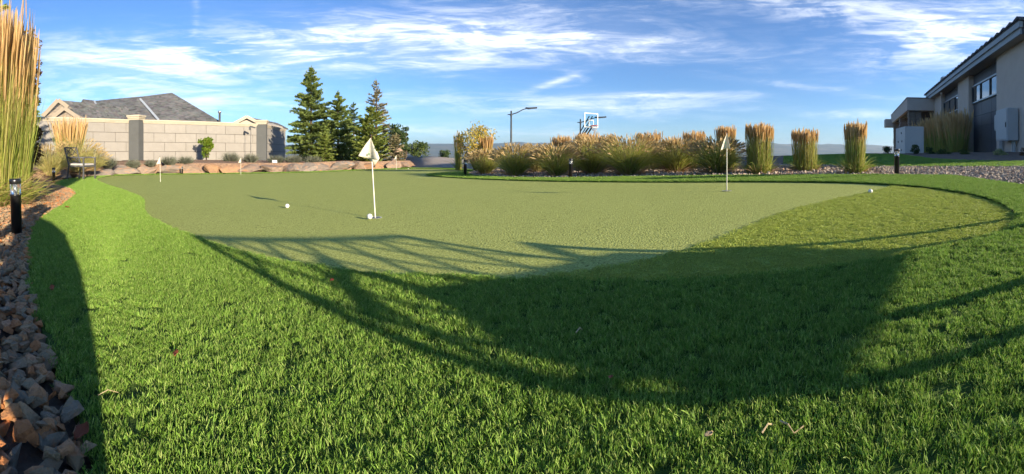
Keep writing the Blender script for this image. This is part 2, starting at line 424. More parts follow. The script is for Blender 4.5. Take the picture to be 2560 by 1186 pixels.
# ------------------------------------------------------------------ scatter (stuff): points carrying rotation, scale and variant
PROTO = {}
def proto(name, meshes, mat_):
    c = bpy.data.collections.new(name)
    for i, me in enumerate(meshes):
        if not me.materials: me.materials.append(mat_)
        c.objects.link(bpy.data.objects.new('%s_%d' % (name, i), me))
    PROTO[name] = c; return c
def scatter(name, pts, rot, scl, coll, label, cat, kind='stuff', parent=None):
    me = bpy.data.meshes.new(name); n = len(pts); me.vertices.add(n); me.vertices.foreach_set('co', np.asarray(pts, np.float32).ravel())
    a = me.attributes.new('rot', 'FLOAT_VECTOR', 'POINT'); a.data.foreach_set('vector', np.asarray(rot, np.float32).ravel())
    a = me.attributes.new('scl', 'FLOAT_VECTOR', 'POINT'); a.data.foreach_set('vector', np.asarray(scl, np.float32).ravel())
    a = me.attributes.new('idx', 'INT', 'POINT'); a.data.foreach_set('value', rng.integers(0, 1000, n).astype(np.int32))
    o = link(name, me, None, parent)
    ng = bpy.data.node_groups.new(name, 'GeometryNodeTree'); ng.interface.new_socket('Geometry', in_out='INPUT', socket_type='NodeSocketGeometry'); ng.interface.new_socket('Geometry', in_out='OUTPUT', socket_type='NodeSocketGeometry')
    N = ng.nodes.new; L = ng.links.new
    gi, go = N('NodeGroupInput'), N('NodeGroupOutput'); iop = N('GeometryNodeInstanceOnPoints'); ci = N('GeometryNodeCollectionInfo')
    ci.inputs['Collection'].default_value = coll; ci.inputs['Separate Children'].default_value = True; ci.inputs['Reset Children'].default_value = True
    def attr(nm, t):
        q = N('GeometryNodeInputNamedAttribute'); q.data_type = t; q.inputs['Name'].default_value = nm; return [s for s in q.outputs if s.enabled][0]
    e2r = N('FunctionNodeEulerToRotation'); L(attr('rot', 'FLOAT_VECTOR'), e2r.inputs[0])
    L(gi.outputs[0], iop.inputs['Points']); L(ci.outputs[0], iop.inputs['Instance']); iop.inputs['Pick Instance'].default_value = True
    L(attr('idx', 'INT'), iop.inputs['Instance Index']); L(e2r.outputs[0], iop.inputs['Rotation']); L(attr('scl', 'FLOAT_VECTOR'), iop.inputs['Scale'])
    L(iop.outputs[0], go.inputs[0])
    md = o.modifiers.new('scatter', 'NODES'); md.node_group = ng
    tag(o, label, cat, kind=kind); return o
def sample(tri, density, dens_fn=None, jit=None):
    a = tri[:, 1] - tri[:, 0]; b = tri[:, 2] - tri[:, 0]
    ar = 0.5 * np.abs(a[:, 0] * b[:, 1] - a[:, 1] * b[:, 0]); tot = ar.sum(); n = int(tot * density)
    k = rng.choice(len(tri), n, p=ar / tot); u, v = rng.random(n), rng.random(n); f = u + v > 1; u[f] = 1 - u[f]; v[f] = 1 - v[f]
    p = tri[k, 0] + a[k] * u[:, None] + b[k] * v[:, None]
    if dens_fn is not None:
        p = p[rng.random(len(p)) < dens_fn(p)]
    return p

def ribbons(base, d0, L, droop, width, seg, wprof=None, twist=None, curl=None):
    """base (n,3), d0 (n,3) start direction, length, droop angle towards the ground, width -> verts, quads"""
    n = len(base); L = np.broadcast_to(L, n); droop = np.broadcast_to(droop, n); width = np.broadcast_to(width, n)
    d0 = d0 / np.linalg.norm(d0, axis=1, keepdims=True)
    hor = d0[:, :2] / (np.linalg.norm(d0[:, :2], axis=1, keepdims=True) + 1e-6)
    th0 = np.arctan2(np.linalg.norm(d0[:, :2], axis=1), d0[:, 2])
    tw = rng.uniform(0, 2 * math.pi, n) if twist is None else np.broadcast_to(twist, n)
    side0 = np.stack([-hor[:, 1], hor[:, 0], np.zeros(n)], 1)
    V = np.zeros((n, seg + 1, 2, 3)); p = base.copy()
    for i in range(seg + 1):
        t = i / seg; th = th0 + droop * t ** 1.4
        d = np.stack([hor[:, 0] * np.sin(th), hor[:, 1] * np.sin(th), np.cos(th)], 1)
        nrm = np.cross(side0, d); sd = side0 * np.cos(tw)[:, None] + nrm * np.sin(tw)[:, None]
        w = (wprof(t) if wprof else (1 - t) ** 0.6 * 0.96 + 0.04) * width * 0.5
        V[:, i, 0] = p - sd * w[:, None]; V[:, i, 1] = p + sd * w[:, None]
        if i < seg: p = p + d * (L / seg)[:, None]
    idx = np.arange(n * (seg + 1) * 2).reshape(n, seg + 1, 2)
    F = np.stack([idx[:, :-1, 0], idx[:, :-1, 1], idx[:, 1:, 1], idx[:, 1:, 0]], -1).reshape(-1, 4)
    return V.reshape(-1, 3), F, p
def dirs(n, lean_lo, lean_hi, az=None):
    az = rng.uniform(0, 2 * math.pi, n) if az is None else az; th = rng.uniform(lean_lo, lean_hi, n)
    return np.stack([np.sin(az) * np.sin(th), np.cos(az) * np.sin(th), np.cos(th)], 1)
def disc(n, r):
    a = rng.uniform(0, 2 * math.pi, n); q = r * np.sqrt(rng.random(n)); return np.stack([np.sin(a) * q, np.cos(a) * q, np.zeros(n)], 1)

def tuft_mesh(name, n, rad, h, w, lean, seg=3):
    b = disc(n, rad); L = h * rng.uniform(0.6, 1.15, n)
    V, F, _ = ribbons(b, dirs(n, 0.05, lean), L, rng.uniform(0.1, 0.9, n), w * rng.uniform(0.7, 1.2, n), seg, lambda t: 1.0 if t < 0.7 else 1 - 0.75 * (t - 0.7) / 0.3)
    return mesh_np(name, V, F)
proto('turf_tuft', [tuft_mesh('turf_tuft', 56, 0.021, 0.0135, 0.0014, 0.62) for i in range(8)], MATS['blade'])
proto('pile_tuft', [tuft_mesh('pile_tuft', 60, 0.030, 0.0085, 0.0018, 0.9, 2) for i in range(6)], MATS['pile'])
proto('fringe_tuft', [tuft_mesh('fringe_tuft', 70, 0.030, 0.0070, 0.0019, 0.9, 2) for i in range(6)], MATS['pile2'])
def rad2(p): return np.hypot(p[:, 0], p[:, 1])
def in_view(p, m=0.25):
    az = np.arctan2(p[:, 0], p[:, 1]); return np.abs(az) < 1.28 + m
def lod(p):
    r = rad2(p); return np.where(r < 0.25, 0.0, np.clip(1.25 - r / 9.0, 0.30, 1.0)) * np.where(in_view(p, 0.5) | (r < 1.6), 1.0, 0.25)
p = sample(turf_tri, 2700, lod); n = len(p); r = rad2(p)
s = rng.uniform(0.8, 1.2, n) * np.clip(0.9 + r / 9, 1.0, 1.9)
# fibre nap leans a little in one direction
scatter('turf_fibres', p, np.stack([rng.normal(-0.10, 0.14, n), rng.normal(0.12, 0.16, n), rng.uniform(0, 6.28, n)], 1), np.stack([s, s, rng.uniform(0.8, 1.25, n)], 1),
        PROTO['turf_tuft'], 'long bright green fibres of the artificial lawn around the putting green', 'grass')
p = sample(fringe_tri, 1700); n = len(p); s = rng.uniform(0.9, 1.3, n)
scatter('fringe_pile', p, np.stack([rng.normal(0, 0.1, n), rng.normal(0, 0.1, n), rng.uniform(0, 6.28, n)], 1), np.stack([s, s, rng.uniform(0.7, 1.2, n)], 1),
        PROTO['fringe_tuft'], 'brighter coarse pile of the curved fringe at the right of the green', 'grass')
p = sample(far_lawn_tri, 160); n = len(p); s = rng.uniform(1.6, 2.4, n)
scatter('lawn_grass', p, np.stack([rng.normal(0, 0.15, n), rng.normal(0, 0.15, n), rng.uniform(0, 6.28, n)], 1), np.stack([s, s, rng.uniform(1.0, 1.6, n)], 1),
        PROTO['turf_tuft'], 'mown grass of the lawn between gravel path and building', 'grass')

# ------------------------------------------------------------------ stones
def stone_mesh(name, flat=0.55, npt=11, seed=0):
    rg = np.random.default_rng(seed); bm = bmesh.new()
    e = np.array([1.0, rg.uniform(0.55, 0.85), flat * rg.uniform(0.7, 1.2)])
    for i in range(npt):
        v = rg.normal(size=3); v /= np.abs(v).max() ** 0.7 * np.linalg.norm(v) ** 0.3; bm.verts.new(tuple(v * e * 0.5 * rg.uniform(0.85, 1.05)))
    bmesh.ops.convex_hull(bm, input=bm.verts)
    for v in [v for v in bm.verts if not v.link_faces]: bm.verts.remove(v)
    me = bpy.data.meshes.new(name); bm.to_mesh(me); bm.free(); return me
def stone_mat(name, cols, rough=0.75):
    m = bpy.data.materials.new(name); m.use_nodes = True; nt = m.node_tree; L = nt.links; b = nt.nodes['Principled BSDF']
    b.inputs['Roughness'].default_value = rough; b.inputs['Specular IOR Level'].default_value = 0.35
    oi = nt.nodes.new('ShaderNodeObjectInfo'); cr = nt.nodes.new('ShaderNodeValToRGB'); e = cr.color_ramp.elements; cr.color_ramp.interpolation = 'CONSTANT'
    while len(e) < len(cols): e.new(0.5)
    for i, c in enumerate(cols): e[i].position = i / len(cols); e[i].color = (*c, 1)
    L.new(oi.outputs['Random'], cr.inputs[0])
    tc = nt.nodes.new('ShaderNodeTexCoord'); ad = nt.nodes.new('ShaderNodeVectorMath'); L.new(tc.outputs['Object'], ad.inputs[0])
    mp = nt.nodes.new('ShaderNodeCombineXYZ'); L.new(oi.outputs['Random'], mp.inputs[0]); L.new(oi.outputs['Random'], mp.inputs[2])
    sc = nt.nodes.new('ShaderNodeVectorMath'); sc.operation = 'SCALE'; L.new(mp.outputs[0], sc.inputs[0]); sc.inputs['Scale'].default_value = 37; L.new(sc.outputs[0], ad.inputs[1])
    n = nt.nodes.new('ShaderNodeTexNoise'); n.inputs['Scale'].default_value = 3.4; n.inputs['Detail'].default_value = 9; n.inputs['Roughness'].default_value = 0.65; L.new(ad.outputs[0], n.inputs['Vector'])
    mr = nt.nodes.new('ShaderNodeMapRange'); L.new(n.outputs['Fac'], mr.inputs[0]); mr.inputs[1].default_value = 0.52; mr.inputs[2].default_value = 0.70; mr.inputs[4].default_value = 0.75
    mx = nt.nodes.new('ShaderNodeMix'); mx.data_type = 'RGBA'; L.new(mr.outputs[0], mx.inputs[0]); L.new(cr.outputs[0], mx.inputs[6]); mx.inputs[7].default_value = (0.28, 0.12, 0.045, 1)
    hs = nt.nodes.new('ShaderNodeHueSaturation'); m2 = nt.nodes.new('ShaderNodeMapRange'); L.new(n.outputs['Fac'], m2.inputs[0]); m2.inputs[1].default_value = 0.25; m2.inputs[2].default_value = 0.6; m2.inputs[3].default_value = 0.75; m2.inputs[4].default_value = 1.35
    L.new(m2.outputs[0], hs.inputs['Value']); L.new(mx.outputs[2], hs.inputs['Color']); L.new(hs.outputs[0], b.inputs['Base Color'])
    bp = nt.nodes.new('ShaderNodeBump'); bp.inputs['Strength'].default_value = 0.55; bp.inputs['Distance'].default_value = 0.05; L.new(n.outputs['Fac'], bp.inputs['Height']); L.new(bp.outputs[0], b.inputs['Normal'])
    MATS[name] = m; return m
stone_mat('slate', [(0.255, 0.18, 0.105), (0.38, 0.20, 0.095), (0.23, 0.175, 0.10), (0.40, 0.185, 0.07), (0.19, 0.155, 0.105), (0.33, 0.22, 0.115), (0.39, 0.215, 0.115), (0.265, 0.19, 0.105), (0.38, 0.15, 0.05)])
stone_mat('pebble', [(0.40, 0.34, 0.26), (0.29, 0.245, 0.19), (0.52, 0.42, 0.30), (0.20, 0.175, 0.14), (0.44, 0.31, 0.21), (0.35, 0.305, 0.24)])
slates = [stone_mesh('stone', random.uniform(0.35, 0.65), random.randint(9, 14), 100 + i) for i in range(16)]
for me in slates: me.materials.append(MATS['slate'])
proto('slate_chip', [m.copy() for m in slates], MATS['slate'])
proto('pebble_stone', [stone_mesh('pebble', 0.6, 9, 300 + i) for i in range(8)], MATS['pebble'])
p = sample(rock_tri, 2700, lambda q: np.where(in_view(q, 0.35), 1.0, 0.12)); az = np.arctan2(p[:, 0], p[:, 1]); r = rad2(p)
sz = rng.uniform(0.024, 0.050, len(p)) * np.where(rng.random(len(p)) < 0.10, 1.3, 1.0)
lay = rng.random(len(p)); p[:, 2] = GX * p[:, 0] + GY * p[:, 1] + sz * 0.10 + lay * 0.022
rot = np.stack([rng.normal(0, 0.45, len(p)), rng.normal(0, 0.45, len(p)), rng.uniform(0, 6.28, len(p))], 1)
vis = np.where((np.abs(az) < 1.275) & (lay > 0.35), sz / r, 0); order = np.argsort(-vis); top = order[:300]; rest = order[300:]
for k in top:
    o = bpy.data.objects.new('stone', slates[k % len(slates)]); COL.objects.link(o); o.parent = rock_bed
    o.location = p[k]; o.rotation_euler = rot[k]; o.scale = (sz[k],) * 3
s3 = np.repeat(sz[rest][:, None], 3, 1)
scatter('loose_stone', p[rest], rot[rest], s3, PROTO['slate_chip'], None, None, parent=rock_bed)
def pebbles(name, tri, dens, lo, hi, label, coll='pebble_stone'):
    q = sample(tri, dens); z = rng.uniform(lo, hi, len(q)); q[:, 2] += z * 0.12 + 0.004
    scatter(name, q, rng.uniform(-0.5, 6, (len(q), 3)), np.repeat(z[:, None], 3, 1), PROTO[coll], label, 'gravel')
pebbles('path_gravel', gravel_tri, 420, 0.025, 0.06, 'grey brown gravel of the path beside the curved lawn')
pebbles('bed_gravel', island_tri, 150, 0.03, 0.075, 'tan stones strewn over the planting bed among the ornamental grasses')

# ------------------------------------------------------------------ garden wall with its blocks, cornice and pillars
mat('block', (0.262, 0.243, 0.214), (0.24, 0.222, 0.196), 0.9, 3, 0.25, 90, obj_rand=0.035)
mat('joint', (0.13, 0.117, 0.10), (0.11, 0.10, 0.088), 0.95, 6)
mat('cornice', (0.42, 0.365, 0.275), (0.385, 0.335, 0.25), 0.8, 4, 0.1, 60)
mat('pillar', (0.095, 0.098, 0.095), (0.085, 0.088, 0.085), 0.9, 5, 0.2, 80)
WT = CAMZ + 1.72
def wall_run(a, b, label):
    a, b = Vector(a), Vector(b); u = (b - a).normalized(); L = (b - a).length; n = Vector((u.y, -u.x))    # n faces the garden (to the right)
    root = empty('garden_wall', (a.x, a.y, 0), 0, label, 'wall')
    c3 = lambda s, off, z: Vector((u.x * s + n.x * off, u.y * s + n.y * off, z))
    rzv = math.atan2(u.y, u.x)
    zb = -1.3; top = WT - 0.20
    MB().box(c3(L / 2, -0.12, (zb + top) / 2), (L, 0.21, top - zb), rzv).build('core', MATS['joint'], root)
    rh = 0.50; row = 0; z = top
    while z > -0.75:
        h = rh; s0 = -(0.62 if row % 2 else 0.0)
        while s0 < L:
            e = min(L, s0 + 1.25); st = max(0, s0)
            if e - st > 0.08:
                w = e - st - 0.022
                MB().box(c3((st + e) / 2, 0.0 + random.uniform(-.002, .002), z - h / 2), (w, 0.05, h - 0.022), rzv).build('block', MATS['block'], root)
            s0 += 1.25
        z -= h; row += 1
    co = MB()
    for w, z0, z1 in ((0.30, top, top + 0.055), (0.36, top + 0.058, top + 0.115), (0.42, top + 0.118, top + 0.20)):
        co.box(c3(L / 2, -0.11, (z0 + z1) / 2), (L, w, z1 - z0), rzv)
    co.build('cornice', MATS['cornice'], root, bevel=0.012)
    return root
wall_run((-18.75, 3.4), (-17.36, 12.28), 'long grey block garden wall left of the nearer dark pillar')
wall_run((-17.02, 12.86), (-14.52, 19.66), 'grey block garden wall between the two dark pillars')
wall_run((-14.36, 20.3), (-16.3, 25.6), 'short receding wall end in the shadow of the fir')
def pillar(x, y, rz, label, w=0.70):
    root = empty('wall_pillar', (x, y, 0), rz, label, 'pillar', 'pillars of the garden wall')
    top = WT + 0.0
    MB().box((0, 0, (top - 1.3) / 2), (w * 0.85, w * 0.85, top + 1.3)).build('shaft', MATS['pillar'], root, bevel=0.01)
    c = MB()
    for k, (ww, z0, z1) in enumerate(((w * 0.93, top - 0.045, top + 0.04), (w * 1.02, top + 0.043, top + 0.12), (w * 1.12, top + 0.123, top + 0.22))):
        c.box((0, 0, (z0 + z1) / 2), (ww, ww, z1 - z0))
    c.build('cap', MATS['cornice'], root, bevel=0.015)
pillar(-17.15, 12.55, R(-66), 'nearer dark grey wall pillar with cream cap')
pillar(-14.4, 19.95, R(-62), 'farther dark grey wall pillar with cream cap beside the firs')

# ------------------------------------------------------------------ boulders of the retaining edge
stone_mat('boulder', [(0.20, 0.142, 0.098), (0.225, 0.145, 0.09), (0.165, 0.135, 0.107), (0.21, 0.155, 0.115), (0.235, 0.14, 0.08), (0.18, 0.15, 0.122)], 0.9)
def boulder_mesh(seed, sub=3):
    rg = np.random.default_rng(seed); bm = bmesh.new(); bmesh.ops.create_icosphere(bm, subdivisions=sub, radius=1)
    cuts = [(Vector(rg.normal(size=3)).normalized(), rg.uniform(0.50, 0.72)) for _ in range(11)]
    for v in bm.verts:
        for nrm, dd in cuts:
            k = v.co.dot(nrm)
            if k > dd: v.co -= nrm * (k - dd)
        v.co += Vector(rg.normal(size=3)) * 0.018
    me = bpy.data.meshes.new('boulder'); bm.to_mesh(me); bm.free(); me.materials.append(MATS['boulder']); return me
bmes = [boulder_mesh(40 + i) for i in range(9)]
edge = empty('boulder_edging', P(400, 437), 0, 'row of tan and rust boulders edging the back of the putting green', 'boulders')
px = 150; k = 0
while px < 1012:
    xs = [b[0] for b in BK]; yb = float(np.interp(px, xs, [b[1] for b in BK])); yt = float(np.interp(px, xs, [b[2] for b in BK]))
    q = P(px, yb); d = dist(q) + 0.16; a = A(px); w = random.uniform(0.55, 1.25)
    zt = CAMZ - (yt - 380 + 3.0) / 1000 * d; zb = G(q.x, q.y) - 0.06; h = (zt - zb) * random.uniform(0.80, 1.02)
    o = bpy.data.objects.new('boulder', bmes[k % 9]); COL.objects.link(o); o.parent = edge
    o.location = Vector((d * math.sin(a), d * math.cos(a), zb + h / 2)) - edge.location
    o.scale = (w * 0.86, 0.46, h * 0.80); o.rotation_euler = (random.uniform(-.15, .15), random.uniform(-.2, .2), -a + random.uniform(-0.2, 0.2))
    px += w * 0.98 / d * 1000; k += 1
mat('paleboulder', (0.30, 0.20, 0.14), (0.24, 0.16, 0.11), 0.9, 2.2, 0.8, 9)
def lone_boulder(px, py, d, sx, sz, label, m='boulder'):
    me = boulder_mesh(int(px)); me.materials.clear(); me.materials.append(MATS[m])
    o = link('boulder', me, None); q = W(px, py, d); o.location = q + Vector((0, 0, sz * 0.7)); o.scale = (sx, sx * 0.8, sz)
    tag(o, label, 'boulder')
lone_boulder(998, 398, 22.5, 0.36, 0.42, 'pale pink boulder standing on the mound beside the gravel drive', 'paleboulder')
lone_boulder(983, 409, 19.5, 0.16, 0.15, 'small grey boulder low on the mound behind the farthest flag')

# ------------------------------------------------------------------ house behind the wall
def shingle_mat():
    m = mat('shingle', (0.105, 0.105, 0.096), (0.062, 0.062, 0.060), 0.9, 0.9, 0, lo=0.3, hi=0.7); nt = m.node_tree; L = nt.links; b = nt.nodes['Principled BSDF']
    tc = nt.nodes.new('ShaderNodeTexCoord'); mp = nt.nodes.new('ShaderNodeMapping'); mp.inputs['Scale'].default_value = (3.0, 3.0, 6.5); L.new(tc.outputs['Object'], mp.inputs[0])
    v = nt.nodes.new('ShaderNodeTexVoronoi'); v.inputs['Scale'].default_value = 1.0; L.new(mp.outputs[0], v.inputs['Vector'])
    src = b.inputs['Base Color'].links[0].from_socket; mx = nt.nodes.new('ShaderNodeMix'); mx.data_type = 'RGBA'; mx.blend_type = 'OVERLAY'; mx.inputs[0].default_value = 0.55
    L.new(src, mx.inputs[6]); L.new(v.outputs['Color'], mx.inputs[7]); bw = nt.nodes.new('ShaderNodeHueSaturation'); bw.inputs['Saturation'].default_value = 0.15
    L.new(mx.outputs[2], bw.inputs['Color']); L.new(bw.outputs[0], b.inputs['Base Color'])
    bp = nt.nodes.new('ShaderNodeBump'); bp.inputs['Distance'].default_value = 0.05; L.new(v.outputs['Distance'], bp.inputs['Height']); L.new(bp.outputs[0], b.inputs['Normal'])
shingle_mat()
mat('ledgestone', (0.27, 0.22, 0.165), (0.16, 0.135, 0.11), 0.9, 3.0, 0.7, 10, stretch=(1, 1, 2.6))
mat('trim', (0.27, 0.225, 0.17), (0.25, 0.21, 0.16), 0.8, 4)
mat('flashing', (0.48, 0.52, 0.54), (0.42, 0.46, 0.48), 0.45, 3, metal=0.4)
mat('steel', (0.62, 0.62, 0.60), (0.5, 0.5, 0.49), 0.35, 6, metal=0.9)
mat('stucco_house', (0.40, 0.35, 0.28), (0.36, 0.31, 0.25), 0.9, 3, 0.2, 60)
def house():
    root = empty('house', W(300, 400, 36), 0, 'neighbouring house with grey shingled hip roof above the garden wall', 'house')
    o = root.location; loc = lambda px, py, d: W(px, py, d) - o
    down = Vector((0, 0, -0.18))
    # roof planes: front slopes falling towards the wall, back slopes behind the ridge
    P1, P2, P3 = loc(240, 252, 39), loc(362, 240.5, 39.5), loc(430, 232, 40.5)
    E0, E1, E2, E3 = loc(196, 312, 33), loc(262, 314, 33), loc(402, 316, 34), loc(568, 314, 37)
    Bk0, Bk1, Bk2 = loc(220, 300, 46), loc(400, 300, 47), loc(540, 306, 48)
    Lp, LE0, LE1 = loc(207, 248, 37.5), loc(150, 312, 34), loc(186, 258.5, 37.5)
    r = MB()
    for poly in ([P1, E1, E2, P2], [P2, E2, E3, P3], [P3, E3, Bk2], [P3, Bk2, Bk1, P2], [P2, Bk1, Bk0, P1]): r.prism(poly, down)
    roof = r.build('roof', MATS['shingle'], root)
    r = MB()
    for poly in ([Lp, loc(168, 312, 32.5), E1, P1], [Lp, P1, Bk0]): r.prism(poly, down)
    r.build('roof', MATS['shingle'], root)
    # left wing running back from the two stone gables
    A0, AL, AR = loc(145, 250, 31), loc(106, 291, 31), loc(196, 297, 31)
    bk = Vector((-1.5, 7.5, 0))
    r = MB(); r.prism([A0, A0 + bk, AR + bk, AR], Vector((0.0, 0, -0.15))); r.prism([A0, AL, AL + bk, A0 + bk], Vector((0, 0, -0.15))); r.build('roof', MATS['shingle'], root)
    inset = Vector((0.05, 0.35, 0))
    MB().prism([A0 + inset + Vector((0, 0, -.2)), AL + inset, AL + inset + Vector((0, 0, -2)), AR + inset + Vector((0, 0, -2)), AR + inset], Vector((-0.06, 0.3, 0))).build('gable_wall', MATS['ledgestone'], root)
    t = MB(); t.bar(A0, AL, 0.10, 0.30); t.bar(A0, loc(170, 268, 31), 0.10, 0.30); t.build('barge_board', MATS['trim'], root)
    B0, BL, BR = loc(160, 270, 29.5), loc(132, 293, 29.5), loc(198, 296, 29.5)
    bk2 = Vector((-0.6, 3, 0))
    r = MB(); r.prism([B0, B0 + bk2, BR + bk2, BR], Vector((0, 0, -0.12))); r.prism([B0, BL, BL + bk2, B0 + bk2], Vector((0, 0, -0.12))); r.build('roof', MATS['shingle'], root)
    MB().prism([B0 + inset + Vector((0, 0, -.2)), BL + inset, BL + inset + Vector((0, 0, -2)), BR + inset + Vector((0, 0, -2)), BR + inset], Vector((-0.05, 0.25, 0))).build('gable_wall', MATS['ledgestone'], root)
    t = MB(); t.bar(B0, BL, 0.10, 0.28); t.bar(B0, BR, 0.10, 0.28); t.build('barge_board', MATS['trim'], root)
    up = Vector((0, 0, 0.05))
    def on(pa, pb, w):
        MB().bar(pa + up, pb + up, w, 0.05, up=(0.5, -0.6, 0.6)).build('valley_flashing', MATS['flashing'], roof)
    on(loc(236, 253.5, 38.4), loc(258, 300, 33.6), 0.16); on(loc(350, 248, 38.6), loc(396, 301, 34.6), 0.2)
    # body of the house
    MB().prism([loc(150, 318, 34), loc(400, 318, 35), loc(556, 318, 37.6), loc(540, 312, 46), loc(200, 306, 46)], Vector((0, 0, -4.2))).build('wall', MATS['stucco_house'], root)
    v = MB(); b = loc(549, 302, 36.8); v.lathe([(0.10, -0.5), (0.10, 0.72), (0.16, 0.73), (0.16, 0.86), (0.13, 0.9)], 14, b); v.build('vent_pipe', MATS['steel'], root, True)
house()
def house2():
    root = empty('gable_roof_house', W(625, 400, 40), 0, 'low cream trimmed gable roof peeking over the wall by the farther pillar', 'house')
    o = root.location; loc = lambda px, py, d: W(px, py, d) - o; bk = Vector((-2, 8, 0.0))
    A0, AL, AR = loc(617, 292, 36), loc(585, 309, 36), loc(650, 309, 36)
    r = MB(); r.prism([A0, A0 + bk, AR + bk, AR], Vector((0, 0, -.15))); r.prism([A0, AL, AL + bk, A0 + bk], Vector((0, 0, -.15))); r.build('roof', MATS['shingle'], root)
    t = MB(); t.bar(A0, AL, .12, .26); t.bar(A0, AR, .12, .26); t.build('barge_board', MATS['cornice'], root)
    MB().prism([A0 + Vector((0, .3, -.2)), AL + Vector((0, .3, 0)), AL + Vector((0, .3, -4)), AR + Vector((0, .3, -4)), AR + Vector((0, .3, 0))], Vector((-1, 5, 0))).build('wall', MATS['stucco_house'], root)
house2()

# ------------------------------------------------------------------ modern building on the right
AV = 0.864
bv = Vector((math.sin(AV), math.cos(AV), 0)); br = Vector((math.cos(AV), -math.sin(AV), 0))     # along the facade, and away from the garden
mat('stucco', (0.50, 0.435, 0.36), (0.465, 0.40, 0.33), 0.9, 2, 0.25, 90)
mat('soffit', (0.42, 0.35, 0.27), (0.38, 0.315, 0.24), 0.8, 2, 0.1, 30)
mat('fascia', (0.30, 0.34, 0.35), (0.27, 0.31, 0.32), 0.5, 3, 0.05, 20)
mat('darkpanel', (0.055, 0.062, 0.075), (0.046, 0.053, 0.066), 0.45, 3, 0.05, 20, obj_rand=0.08)
mat('tile', (0.085, 0.085, 0.08), (0.06, 0.06, 0.058), 0.8, 6, 0.3, 40, obj_rand=0.15)
mat('frame', (0.05, 0.055, 0.06), (0.045, 0.05, 0.055), 0.4, 4)
mat('alu', (0.35, 0.38, 0.40), (0.31, 0.34, 0.36), 0.35, 4, metal=0.6)
mat('cabinet', (0.42, 0.44, 0.43), (0.38, 0.40, 0.39), 0.5, 2, 0.05, 30)
mat('whitebox', (0.55, 0.53, 0.47), (0.51, 0.49, 0.44), 0.6, 2, 0.05, 30)
mat('black', (0.012, 0.012, 0.013), (0.018, 0.018, 0.018), 0.35, 8, spec=0.5)
def glass_mat():
    m = bpy.data.materials.new('glass'); m.use_nodes = True; b = m.node_tree.nodes['Principled BSDF']
    b.inputs['Base Color'].default_value = (0.02, 0.025, 0.03, 1); b.inputs['Roughness'].default_value = 0.03; b.inputs['Specular IOR Level'].default_value = 1.0; b.inputs['Coat Weight'].default_value = 1.0; b.inputs['Coat IOR'].default_value = 2.2; b.inputs['Coat Roughness'].default_value = 0.02
    MATS['glass'] = m
glass_mat()
